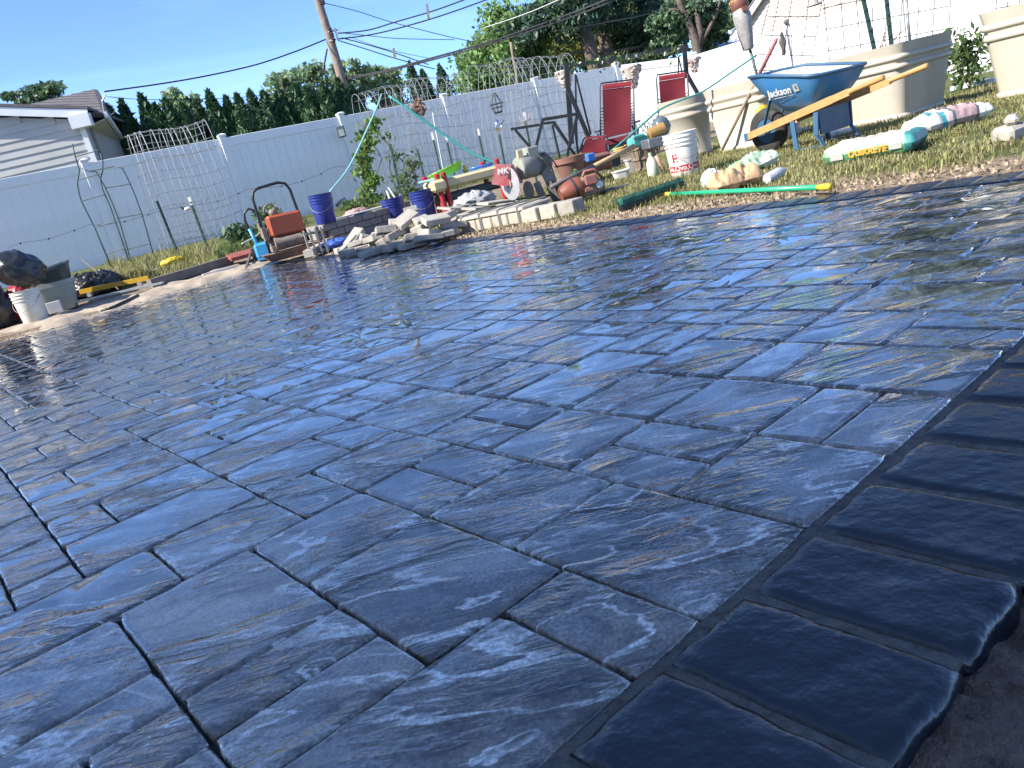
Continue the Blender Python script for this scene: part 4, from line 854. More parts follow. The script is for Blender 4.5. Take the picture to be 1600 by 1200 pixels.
for i, (a_, c_) in enumerate((((122, 430), (150, 448)), ((185, 452), (128, 405)), ((140, 470), (150, 420)))):
    m = MB(); m.tube([aty(*a_, 10.2), aty(*c_, 10.6)], .008, 5); solo('stick', m, M_POLE, ('thin stick lying in the crumpled black sheeting', 'long thin cane leaning towards the fence', 'short upright stick in the crumpled black sheeting')[i], 'stick', aty(*a_, 10.2))
M_YEL = M('yellow_paint', (.62, .38, .03), (.52, .30, .03), .45, 6); M_ALU = M('aluminium', (.55, .56, .57), (.45, .46, .47), .35, 10, metal=.5); M_TIMB = M('grey_timber', (.13, .12, .115), (.20, .185, .17), .9, 9, 1, .004, 40)
p, q = G(130, 468), G(237, 446); m = MB(); m.beam(p + Vector((0, 0, .1)), q + Vector((0, 0, .1)), .05, .055)
t = thing('spirit_level', 'long yellow level lying on blocks by the sand', 'level', p); m.build('bar', M_YEL, t, world=True); m = MB(); m.box(p.lerp(q, .12) + Vector((0, 0, .045)), (.05, .06, .05)); m.build('foot', M_ALU, t, world=True); m = MB(); m.box(p.lerp(q, .85) + Vector((0, 0, .045)), (.05, .06, .05)); m.build('foot', M_ALU, t, world=True)
p, q = G(114, 481), G(258, 449); m = MB(); m.beam(p + Vector((0, 0, .06)), q + Vector((0, 0, .06)), .10, .02); solo('screed_board', m, M_ALU, 'long pale metal straightedge beside the yellow level', 'straightedge', p)
p, q = G(236, 450), G(362, 412); m = MB(); m.beam(p + Vector((0, 0, .05)), q + Vector((0, 0, .05)), .14, .11); solo('timber', m, M_TIMB, 'dark grey landscape timber edging the garden grass', 'timber', p)
p, q = G(318, 434), G(372, 419); m = MB(); m.beam(p + Vector((0, 0, .025)), q + Vector((0, 0, .025)), .05, .04); solo('pipe', m, M_WHITEP, 'pale pipe lying at the end of the grey timber', 'pipe', p)
cord_pts = [G(158, 490) + Vector((0, 0, .03)), G(180, 484) + Vector((0, 0, .03)), G(200, 478) + Vector((0, 0, .05)), G(219, 470) + Vector((0, 0, .06))]; m = MB(); m.tube(cord_pts, [.012, .02, .022, .02], 6); solo('rubber_strip', m, M_BLKBAG, 'black rubber strip lying on the pale sand', 'hose', cord_pts[0], True)
M_YBRT = M('bright_yellow', (.62, .47, .03), (.5, .37, .03), .5, 20)
g = G(275, 422); solo('yellow_gloves', xf(bag_mb((.14, .06, .05), 21, .5, fr=4), Matrix.Rotation(.35, 4, 'Z') @ Matrix.Translation((0, 0, .12))), M_YBRT, 'bright yellow gloves dropped on the garden grass', 'gloves', g, True, world=False)
p, q = G(217, 437), G(250, 429); m = MB(); m.beam(p + Vector((0, 0, .08)), q + Vector((0, 0, .08)), .16, .015); solo('white_board', m, M_WHITEP, 'short white board lying in the garden grass', 'board', p)
M_BRICKR = M('red_brick', (.20, .055, .045), (.28, .085, .065), .85, 14, 1, .003, 60)
p, q = G(360, 416), G(398, 406); u = (q - p).normalized(); ang = math.atan2(u.y, u.x)
slab('red_tray', 'dark red board propped on white pipe by the compactor', 'board', p.lerp(q, .5) + Vector((0, .1, .10)), (.36, .3, .05), (.15, .0, ang), M_BRICKR)
m = MB(); m.tube([G(384, 420), G(398, 402) + Vector((0, 0, .12))], .018, 5); solo('stick', m, M_TIMB, 'dark stick leaning on the dark red board', 'stick', G(384, 420))
# ------------------------------------------------------------------ plate compactor and hand truck
M_ORR = M('orange_red_paint', (.40, .085, .035), (.32, .065, .03), .45, 6, 1, .001, 20); M_RUST = M('rusty_steel', (.17, .085, .05), (.27, .16, .10), .85, 14, 1, .003, 50); M_ENG = M('dirty_engine', (.16, .13, .11), (.26, .21, .17), .7, 16, 1, .003, 50)
g = G(458, 404); t = thing('plate_compactor', 'rusty plate compactor with orange cover and black handle', 'compactor', g, .35)
m = MB(); m.add([(-.26, -.17, .03), (.26, -.17, .03), (.26, .17, .03), (-.26, .17, .03), (-.34, -.19, .12), (.34, -.19, .12), (.34, .19, .12), (-.34, .19, .12)], [(3, 2, 1, 0), (0, 1, 5, 4), (1, 2, 6, 5), (2, 3, 7, 6), (3, 0, 4, 7), (4, 5, 6, 7)]); m.build('base_plate', M_RUST, t)
m = MB(); m.box((0, 0, .17), (.42, .26, .06)); m.tube([(-.16, -.1, .22), (.16, -.1, .22)], .075, 12); m.tube([(-.2, .04, .25), (.2, .04, .25)], .06, 12); m.build('exciter', M_ENG, t, 40)
m = MB(); m.box((.03, -.02, .42), (.40, .26, .25), bev=.025, rot=Matrix.Rotation(R(2), 3, 'Y')); m.build('engine_cover', M_ORR, t, 40)
m = MB(); m.lathe([(.05, .54), (.055, .60), (.03, .62)], 12, (-.06, 0, 0)); m.tube([(-.09 + .07 * math.cos(a_), 0, .60 + .08 * math.sin(a_)) for a_ in [math.pi * k / 8 for k in range(9)]], .012, 6); m.build('recoil_grip', M_ENG, t, True)
def h3(x, z): return (x, .16, z)
m = MB(); m.tube([h3(-.22, .1), h3(-.225, .5), h3(-.22, .78), h3(-.19, .86), h3(-.12, .89), h3(.12, .90), h3(.20, .87), h3(.235, .79), h3(.25, .45), h3(.27, .15)], .017, 8); m.build('handle', M_BLKMET, t, True)
m = MB(); m.tube([(-.25, .14, .5), (-.25, .1, .34), (-.2, 0, .25)], .02, 6); m.box((-.23, -.02, .36), (.05, .12, .16)); m.build('throttle', M_ENG, t)
M_CYAN = M('cyan_paint', (.06, .34, .62), (.05, .26, .48), .4, 9)
g = G(418, 404); t = thing('hand_truck', 'bright blue hand truck standing beside the plate compactor', 'hand truck', g, .2)
m = MB(); m.tube([(-.05, .0, .1), (-.12, .0, .52), (-.10, 0, .62), (-.03, 0, .66), (.03, 0, .62), (.06, 0, .5)], .016, 8); m.build('loop_handle', M_BLKMET, t, True)
m = MB(); m.tube([(-.05, .0, .08), (-.10, 0, .42)], .022, 8); m.tube([(.09, 0, .1), (.055, 0, .52)], .02, 8); m.build('frame', M_CYAN, t, True)
m = MB(); m.box((0, -.02, .12), (.24, .16, .2), bev=.03); m.box((.02, -.14, .02), (.26, .2, .02)); m.build('toe_plate', M_CYAN, t)
for s_ in (-1, 1): m = MB(); m.lathe([(.05, -.025), (.085, -.02), (.085, .02), (.05, .025)], 16, (s_ * .15, .05, .085), Matrix.Rotation(R(90), 3, 'Y')); m.build('wheel', M_BLKBAG, t, 40)
# ------------------------------------------------------------------ raised block bed
M_BLOCK = M('grey_block', (.30, .285, .265), (.21, .20, .19), .9, 9, 1, .004, 60, island=.12); M_LBLOCK = M('pale_block', (.38, .355, .315), (.25, .23, .205), .9, 9, 1, .004, 60, island=.15)
wa, wb_ = aty(503, 366, 10.2), aty(632, 333, 11.0); wa.z = wb_.z = 0; wdv = (wb_ - wa).normalized(); wang = math.atan2(wdv.y, wdv.x); wn2 = Vector((-wdv.y, wdv.x, 0)); L = (wb_ - wa).length
t = thing('raised_bed', 'raised bed of grey concrete blocks behind the rubble pile', 'raised bed', (wa.x, wa.y, gz(wa.x, wa.y)))
bl = MB().box((0, 0, 0), (.192, .14, .084), bev=.006).mesh('block', M_BLOCK); z0 = .02
for c_ in range(3):
    k = 0
    while (k + .5 * (c_ % 2)) * .2 < L:
        p = wa + wdv * ((k + .5 * (c_ % 2)) * .2 + .1); link('block', bl, t, Vector((p.x, p.y, z0 + .045 + c_ * .09)) - t.location + wn2 * rng.gauss(0, .004), (0, 0, wang + rng.gauss(0, .012))); k += 1
    for k in range(5):
        p = wa + wn2 * (.15 + .2 * k) + wdv * .03; link('block', bl, t, Vector((p.x, p.y, z0 + .045 + c_ * .09)) - t.location, (0, 0, wang + math.pi / 2))
m = MB(); m.box(wa + wdv * L * .58 + wn2 * .12 + Vector((0, 0, z0 + .288)), (L * .86, .22, .014), wang); m.build('top_board', M_WHITEP, t, world=True)
m = MB(); m.box(wa + wdv * L * .5 + wn2 * .7 + Vector((0, 0, z0 + .12)), (L * .9, 1.0, .2), wang); m.build('soil', M_SOIL, t, world=True)
M_BLUEB = M('blue_plastic', (.03, .05, .27), (.025, .04, .20), .35, 6)
bl_ = wa + wdv * .12 + wn2 * .02; bucket('blue bucket with cement splashes on the end of the raised bed', 0, 0, M_BLUEB, lean=.05, loc=(bl_.x, bl_.y, z0 + .272), matw=M_STEEL)
p = aty(526, 322, 10.4); q = aty(538, 309, 10.5); m = MB(); m.tube([p, q], .022, 10); solo('pipe', m, M('grey_pipe', (.22, .23, .24), rough=.5), 'short grey pipe resting beside the splashed blue bucket', 'pipe', p, True)
solo('scrap_bag', xf(bag_mb((.16, .1, .06), 31, .5, fr=3.5), Matrix.Translation((0, 0, .03))), M('pink_scrap', (.42, .28, .28), (.30, .2, .2), .7), 'crumpled pinkish scrap lying on the raised bed', 'scrap', wa + wdv * .75 + wn2 * .3 + Vector((0, 0, .27)), True, world=False)
for i, (x0, y0, x1, y1) in enumerate(((612, 318, 604, 298), (619, 312, 607, 293))):
    m = MB(); m.tube([aty(x0, y0, 11.3), aty(x1, y1, 11.4)], .012, 5); solo('stick', m, M_WHITEP, ('pale stick poking up left of the low blue bucket', 'second pale stick crossing behind the low blue bucket')[i], 'stick', aty(x0, y0, 11.3))
bucket('low blue bucket behind the rubble with pipe sticking out', 0, 0, M_BLUEB, loc=aty(622, 352, 10.9), handle=False)
p = aty(630, 318, 10.9); m = MB(); m.tube([p + Vector((0, 0, -.2)), p + Vector((0, 0, .1))], .018, 8); m.lathe([(.03, .1), (.03, .14)], 8, p); solo('pipe', m, M_STEEL, 'upright metal pipe standing in the low blue bucket', 'pipe', p)
bucket('dark blue bucket between rubble and the water table', 0, 0, M_BLUEB, loc=aty(668, 343, 10.1), matw=M_STEEL)
# ------------------------------------------------------------------ rubble pile: every block its own thing
M_WHT = M('pale_cut_stone', (.43, .40, .355), (.31, .285, .25), .9, 8, 1, .004, 70)
grp = 'loose paving blocks in the rubble pile'; lab = 'loose grey paving block lying in the rubble pile'
bsz = [(.24, .13, .055), (.19, .13, .065), (.15, .12, .065), (.25, .12, .05)]
bmesh_ = [MB().box((0, 0, 0), s_, bev=.006).mesh('paving_block', m_) for s_ in bsz for m_ in (M_LBLOCK, M_WHT)]
pile = [(536, 388, 0, .1), (553, 389, 0, .0), (572, 384, 0, .2), (590, 381, 0, -.1), (548, 380, .07, .3), (567, 376, .07, .1), (580, 371, .11, -.2), (560, 368, .14, .15), (600, 376, .05, .9), (608, 372, .08, 1.0), (616, 368, .1, .8), (622, 366, .13, .1), (612, 360, .2, .3), (636, 360, .12, -.2), (630, 350, .22, .1), (645, 344, .26, .1), (655, 368, .05, .6), (663, 358, .14, .1), (672, 372, .04, .2), (690, 366, .03, .1), (680, 352, .14, .5), (668, 346, .2, -.1), (700, 362, .03, .3), (690, 345, .2, .2), (712, 352, .08, .0), (584, 392, 0, .5), (645, 380, .0, .1), (603, 386, 0, -.3), (655, 334, .3, .9), (705, 338, .18, .2), (545, 392, 0, .8), (562, 391, 0, -.5), (578, 390, 0, 1.2), (596, 388, 0, .2), (618, 384, 0, .9), (630, 378, .03, .3), (648, 372, .06, -.6), (676, 364, .08, 1.0), (600, 365, .15, -.4), (590, 372, .1, .7)]
for i, (x, y, z, rz_) in enumerate(pile):
    g = G(x, min(400, y + 8 + z * 120)); link_o = link('paving_block', bmesh_[rng.randrange(8)], None, (g.x, g.y, g.z + .035 + z * .8), (rng.gauss(0, .25) if z > .03 else .03, rng.gauss(0, .25) if z > .03 else .02, .3 + rz_ + rng.gauss(0, .3)))
    tag(link_o, lab, 'paving block', grp)
for x0, y0, x1, y1, z, lab2 in ((632, 387, 672, 377, .04, 'long white cut stone at the front of the rubble pile'), (480 + 4, 403, 508, 392, .05, 'thin pale slab leaning by the plate compactor')):
    p, q = G(x0, y0), G(x1, y1); m = MB(); m.beam(p + Vector((0, 0, z)), q + Vector((0, 0, z + .02)), .12, .08); solo('cut_stone', m, M_WHT, lab2, 'stone', p)
g = G(530, 388); solo('blue_tarp', xf(bag_mb((.2, .1, .05), 41, .6, fr=4), Matrix.Rotation(.4, 4, 'Z') @ Matrix.Translation((0, .1, .05))), M('blue_tarp', (.05, .11, .42), (.08, .16, .5), .45), 'scrap of bright blue tarp at the left of the rubble', 'tarp', g, True, world=False)
t = thing('crate', 'white slatted crate on its end by the splashed blue bucket', 'crate', G(500, 398), .3)
for i in range(4): m = MB(); m.box((-.1 + i * .065, 0, .15), (.022, .05, .3)); m.build('slat', M_LBLOCK, t)
for z in (.04, .26): m = MB(); m.box((0, .036, z), (.26, .02, .03)); m.build('rail', M_LBLOCK, t)
# strapped stack of cream kerb stones, thin slabs on top
M_CREAM = M('cream_stone', (.48, .44, .37), (.36, .33, .28), .85, 8, 1, .004, 60)
p, q = G(722, 366), G(822, 349); u = (q - p).normalized(); ang = math.atan2(u.y, u.x); nrm = Vector((-u.y, u.x, 0)); L = (q - p).length
t = thing('stone_stack', 'strapped stack of cream kerb stones in front of the saw', 'stone stack', p)
for r_ in range(2):
    for k in range(4):
        m = MB(); w_ = L / 4; m.box(p + u * (w_ * (k + .5)) + nrm * (.09 + .2 * r_) + Vector((0, 0, .055)), (w_ - .008, .18, .10), ang + rng.gauss(0, .01), bev=.008); m.build('kerb_stone', M_CREAM, t, world=True)
m = MB(); m.box(p + u * L * .5 + nrm * .2 + Vector((0, 0, .125)), (L * 1.02, .42, .03), ang, bev=.008); m.build('cap_stone', M_CREAM, t, world=True)
for k in range(4):
    c = p + u * (L * (.06 + .29 * k)) + nrm * -.008; m = MB(); m.beam(c, c + Vector((0, 0, .155)), .025, .012); m.beam(c + Vector((0, 0, .155)), c + nrm * .42 + Vector((0, 0, .155)), .025, .012); m.build('strap', M('strap_grey', (.28, .28, .27), rough=.7), t, world=True)
for k in range(3):
    c = q + u * (.09 + .16 * k) + nrm * (.05 + .03 * k) + Vector((0, 0, .06)); slab('kerb_stone', ('cream stone block right of the strapped stack', 'second cream stone block beyond the strapped stack', 'grey shaded stone block below the wet saw')[k], 'stone', c, (.15, .2, .11), (0, 0, ang + .06 * k), M_CREAM if k < 2 else M_LBLOCK)
for i, (x, y, z, ra, rb_) in enumerate(((735, 333, .20, .12, .1), (760, 328, .22, -.1, .05), (785, 322, .24, .08, -.12), (750, 325, .27, .15, .14), (805, 322, .2, -.05, .1), (720, 338, .18, .1, -.1), (775, 316, .28, .1, .12), (712, 326, .22, .2, .2))):
    g = aty(x, y, 7.9 + .12 * (i % 3)); slab('thin_slab', 'thin broken stone slab lying on the strapped stack', 'stone slab', g, (.34, .2, .026), (ra, rb_, .2 + .2 * (i % 4)), M_LBLOCK if i % 2 else M_WHT, 'thin slabs on the stone stack', .004)
solo('plastic_sheet', xf(bag_mb((.2, .14, .09), 51, .5, fr=3), Matrix.Translation((0, 0, .02))), M('clear_sheet', (.40, .41, .42), (.30, .31, .33), .25, 8), 'crumpled grey plastic sheet below the water table', 'plastic sheet', aty(742, 318, 8.6), True, world=False)
g = G(925, 322); slab('paving_block', 'single pale block on the grass below the orange saw', 'paving block', G(893, 327) + Vector((0, 0, .04)), (.18, .12, .085), (0, 0, .25), M_WHT)
# ------------------------------------------------------------------ toy water table
M_TCREAM = M('toy_cream', (.66, .53, .32), (.58, .46, .28), .45, 4); M_TRED = M('toy_red', (.42, .03, .04), (.34, .025, .035), .4, 5); M_LIME = M('lime_plastic', (.30, .66, .04), (.24, .55, .04), .35, 5)
c0, c1 = aty(690, 305, 10.0), aty(785, 281, 10.3); u = (c1 - c0); u.z = 0; L = u.length; u.normalize(); ang = math.atan2(u.y, u.x)
base = Vector((c0.x, c0.y, gz(c0.x, c0.y))); t = thing('water_table', 'cream and red toy water table behind the rubble pile', 'toy table', base, ang); zt = c0.z - base.z + .12
m = MB(); m.box((L / 2, .25, zt), (L + .1, .52, .13), bev=.03); m.build('tray', M_TCREAM, t, 40)
m = MB(); m.box((L / 2, .25, zt + .066), (L - .06, .4, .01)); m.build('tray_floor', M('toy_teal', (.15, .50, .52), (.12, .42, .45), .4), t)
m = MB(); m.box((L / 2, .25, zt - .17), (L - .02, .44, .10), bev=.02); m.build('shelf', M_DKTUB, t, 40)
for x in (0.0, .09, L - .02):
    for y in (-.005, .5):
        m = MB(); m.lathe([(.035, -.02), (.032, zt + .1), (.036, zt + .13), (.02, zt + .145)], 12, (x, y, 0)); m.build('leg', M_TRED, t, 40)
m = MB(); m.box((-.02, -.03, zt), (.2, .12, .15), bev=.035); m.build('corner_block', M_TCREAM, t, 40)
tw = lambda x, y, z: Matrix.Rotation(ang, 3, 'Z') @ Vector((x, y, z)) + base
m = MB(); m.lathe([(.14, 0), (.19, .09), (.20, .10), (.18, .095), (.12, .01)], 20, scale=(1.25, .6), rot=Matrix.Rotation(-.2, 3, 'Y')); solo('toy_boat', m, M_LIME, 'lime green toy dish on the water table', 'toy', tw(.22, .2, zt + .09), True, world=False)
m = MB(); m.lathe([(.12, 0), (.15, .03), (.13, .028)], 18, scale=(1.1, .5)); solo('toy_dish', m, M('toy_blue', (.04, .16, .62), rough=.35), 'blue toy dish at the far end of the water table', 'toy', tw(.72, .25, zt + .08), True, world=False)
m = MB(); m.lathe([(.03, 0), (.04, .03), (.02, .05), (.028, .07), (.012, .09)], 12); solo('toy_duck', m, M_YBRT, 'small yellow toy standing on the water table', 'toy', tw(.45, .15, zt + .07), True, world=False)
m = MB(); m.box((0, 0, 0), (.22, .12, .03), bev=.01); solo('toy_tray', m, M('toy_aqua', (.35, .72, .66), rough=.4), 'pale aqua toy tray at the left of the water table', 'toy', tw(-.04, .3, zt + .085), False, world=False)
# ------------------------------------------------------------------ wet saw
M_SAWG = M('cement_grey_motor', (.30, .29, .27), (.20, .19, .18), .75, 9, 1, .002, 40); M_CAPG = M('pale_green_cap', (.31, .34, .28), (.24, .26, .22), .6, 9); M_SAWR = M('saw_red', (.46, .05, .06), (.55, .22, .22), .55, 6); M_DKM = M('dark_dirty_metal', (.06, .058, .055), (.12, .11, .10), .6, 12)
YS_ = 7.6; g = G(878, 330); t = thing('wet_saw', 'dusty wet saw with grey motor and red blade guard', 'masonry saw', g); A = lambda x, y, dy=0.0: aty(x, y, YS_ + dy)
ax = (A(868, 250, .22) - A(812, 263)).normalized(); rotm = ax.to_track_quat('Z', 'Y').to_matrix()
m = MB(); c = A(812, 263); m.lathe([(.105, 0), (.108, .02), (.108, .17), (.10, .18), (.10, .30), (.085, .33)], 28, c, rotm); mo = m.build('motor', M_SAWG, t, 40, world=True)
m = MB(); m.lathe([(.06, -.022), (.10, -.018), (.106, 0), (.104, .004)], 28, c, rotm); m.build('end_cap', M_CAPG, mo, 40, world=True)
for k in range(6): m = MB(); m.lathe([(.111, .18 + .02 * k), (.111, .188 + .02 * k)], 24, c, rotm, cap=(False, False)); m.build('cooling_fin', M_DKM, mo, world=True)
m = MB(); m.box(A(828, 239, .08), (.12, .16, .11), .35, bev=.01); m.build('switch_box', M_CAPG, t, world=True); m = MB(); m.box(A(812, 241, -.03), (.06, .03, .08), .35, bev=.006); m.build('switch', M_TCREAM, t, world=True)
m = MB(); P = [A(792, 258, -.1), A(775, 257, -.1), A(768, 288, -.1), A(790, 291, -.1), A(816, 286, -.1), A(808, 272, -.1), A(800, 257, -.1)]; m.prism(P, (.02, .09, 0)); gd = m.build('blade_guard', M_SAWR, t, world=True)
m = MB(); m.beam(A(800, 257, -.11), A(793, 279, -.11), .02, .012); m.build('guard_rib', M_DKM, gd, world=True)
tx = text_mb('MK', .075, .2, .002); ux = (A(800, 262, -.1) - A(776, 266, -.1)).normalized(); uz = Vector((0, -.02, 1)).normalized(); un = ux.cross(uz); o_ = A(777, 273, -.1) - Vector((0, .008, 0))
tx.v = [tuple(o_ + ux * v[0] + uz * v[1] + un * .002) for v in tx.v]; tx.build('lettering', M_WHITEP, gd, world=True)
bd = (ax).normalized(); rb2 = rotm
m = MB(); m.lathe([(.02, -.004), (.155, -.002), (.155, .002), (.02, .004)], 40, A(797, 287, -.07), rb2); m.build('blade', M_ALU, t, world=True); m = MB(); m.lathe([(.04, -.02), (.04, .01)], 16, A(797, 287, -.07), rb2); m.build('flange', M_SAWG, t, world=True)
m = MB(); m.lathe([(.06, -.004), (.085, -.003), (.085, .003), (.06, .004)], 24, A(826, 297, -.03), rb2); m.build('spare_disc', M_SAWG, t, world=True)
m = MB(); m.beam(A(850, 262, .1), A(868, 300, .1), .13, .09); m.beam(A(862, 290, .1), A(880, 330, .08), .14, .08); m.beam(A(838, 285, .05), A(852, 318, .02), .05, .05); m.build('arm', M_SAWG, t, world=True)
m = MB(); m.beam(A(858, 284, .02), A(872, 312, .0), .05, .06); m.box(A(880, 325, .1), (.16, .26, .06), .3); m.beam(A(800, 312, 0), A(880, 303, .1), .03, .02); m.build('base', M_DKM, t, world=True)
m = MB(); m.tube([A(842, 244, .0), A(850, 250, -.03), A(862, 262, -.02), A(868, 280, 0), A(872, 300, 0), A(884, 310, 0)], .008, 6); m.tube([A(838, 248, 0), A(848, 240, .05), A(860, 246, .05), A(872, 262, .05)], .007, 6); m.build('power_cord', M_WIRE, t, True, world=True)
# pots, orange cut-off saw, leaning handles
m = MB(); g = aty(890, 295, 7.9); rt_ = Matrix.Rotation(R(68), 3, 'Y') @ Matrix.Rotation(.3, 3, 'X'); m.lathe([(.085, -.14), (.10, .0), (.125, .13), (.132, .135), (.132, .15), (.12, .15), (.09, -.12)], 28, (0, 0, 0), rt_); solo('flower_pot', m, M_LIME, 'lime green plastic pot lying on its side', 'pot', g, 40, world=False)
M_TERR = M('terracotta', (.26, .13, .10), (.18, .09, .07), .85, 8)
m = MB(); m.lathe([(.10, 0), (.17, .2), (.185, .2), (.185, .26), (.165, .26), (.10, .03)], 28); solo('flower_pot', m, M_TERR, 'terracotta pot behind the lime green pot', 'pot', aty(895, 282, 8.9), 40, world=False)
m = MB(); m.box((0, 0, 0), (.55, .3, .2), .45, bev=.03); solo('planter_box', m, M_TERR, 'brown planter box behind the long broom handle', 'planter', aty(918, 258, 9.6), False, world=False)
g = G(912, 313); t = thing('cut_off_saw', 'dirty orange cut-off saw lying on the grass', 'power saw', g, .15); t.scale = (.9, .9, .9)
M_SORG = M('saw_orange', (.27, .075, .04), (.16, .06, .045), .5, 7); M_SPNK = M('faded_red', (.36, .13, .11), (.24, .10, .09), .6, 12)
m = MB(); m.lathe([(.07, -.13), (.10, -.06), (.115, .03), (.105, .10), (.09, .12)], 24, (-.10, 0, .13), Matrix.Rotation(R(80), 3, 'Y')); m.build('tank', M_SORG, t, 40)
m = MB(); m.lathe([(.116, -.012), (.118, .012)], 24, (-.08, 0, .133), Matrix.Rotation(R(80), 3, 'Y'), cap=(False, False)); m.build('band', M_WIRE, t)
m = MB(); m.box((.08, 0, .13), (.2, .17, .2), bev=.025); m.box((.2, .02, .1), (.1, .13, .13), bev=.02); m.build('engine', M_ENG, t, 40)
m = MB(); m.box((.09, -.1, .19), (.13, .03, .10), bev=.01); m.box((.05, -.09, .1), (.1, .03, .05), bev=.01); m.build('cover', M_SPNK, t)
m = MB(); m.tube([(.02, -.03, .22), (.06, -.03, .28), (.16, -.03, .28), (.22, -.03, .2)], .016, 8); m.build('grip', M_SPNK, t, True)
m = MB(); m.lathe([(.03, -.012), (.042, .0), (.03, .012)], 16, (.17, -.09, .12), Matrix.Rotation(R(90), 3, 'X')); m.build('starter', M_WHITEP, t, True)
m = MB(); m.box((.36, .05, .03), (.3, .16, .035), .2, bev=.01); m.build('blade_arm', M_DKM, t)
M_WOODL = M('pale_wood', (.52, .38, .22), (.42, .30, .17), .6, 14); M_WOODD = M('old_wood', (.20, .15, .11), (.28, .21, .15), .7, 14); M_DKWOOD = M('grey_handle', (.14, .135, .13), rough=.6)
p, q = aty(862, 292, 7.4), aty(990, 229, 8.4); t = thing('long_handle', 'long wooden handle with grey sleeve leaning over the pots', 'tool handle', p); mid = p.lerp(q, .48)
m = MB(); m.tube([p, mid], .021, 8); m.build('sleeve', M_DKWOOD, t, True, world=True); m = MB(); m.tube([mid, q], [.022, .03], 8); m.build('shaft', M_WOODL, t, True, world=True)
# ------------------------------------------------------------------ black bench frame and swing frame
Yb = 11.2; g = aty(884, 268, Yb); t = thing('bench_frame', 'bare black steel bench frame behind the wet saw', 'metal frame', (g.x, g.y, gz(g.x, g.y)))
for a_, c_, w_, dy, nm in (((798, 202), (843, 195), .05, 0, 'seat_bar'), ((847, 187), (903, 178), .06, .0, 'seat_bar'), ((849, 193), (867, 191), .05, .3, 'seat_bar'), ((805, 203), (830, 232), .05, 0, 'brace'), ((848, 187), (837, 232), .055, 0, 'leg'), ((865, 191), (890, 228), .06, .3, 'brace'), ((863, 195), (878, 262), .025, .4, 'rod'), ((903, 177), (889, 232), .06, 0, 'leg'), ((889, 228), (883, 270), .05, .05, 'leg'), ((898, 197), (904, 245), .03, .4, 'rod'), ((888, 228), (914, 262), .045, .1, 'brace')):
    m = MB(); m.beam(aty(*a_, Yb + dy), aty(*c_, Yb + dy), w_, w_ * .7); m.build(nm, M_BLKMET, t, world=True)
Yf = 14.6; g = aty(935, 250, Yf); t = thing('swing_frame', 'large black steel swing frame around the red chairs', 'swing frame', (g.x, g.y, gz(g.x, g.y)))
for a_, c_, w_, dy, nm in (((885, 99), (893, 225), .085, 0, 'post'), ((886, 135), (934, 248), .085, -.2, 'leg'), ((883, 103), (1075, 74), .10, 0.2, 'top_bar'), ((1069, 72), (1073, 122), .075, .5, 'post'), ((1072, 114), (1098, 160), .075, .4, 'leg'), ((899, 116), (902, 237), .028, -.1, 'rod'), ((900, 118), (923, 210), .03, -.1, 'rod'), ((932, 236), (1000, 221), .09, -.3, 'foot_bar'), ((884, 118), (892, 104), .07, 0, 'corner_plate'), ((1060, 88), (1067, 118), .02, .4, 'rod'), ((1060, 88), (1060, 118), .02, .4, 'rod')):
    m = MB(); m.beam(aty(*a_, Yf + dy), aty(*c_, Yf + dy), w_, w_ * .8); m.build(nm, M_BLKMET, t, world=True)
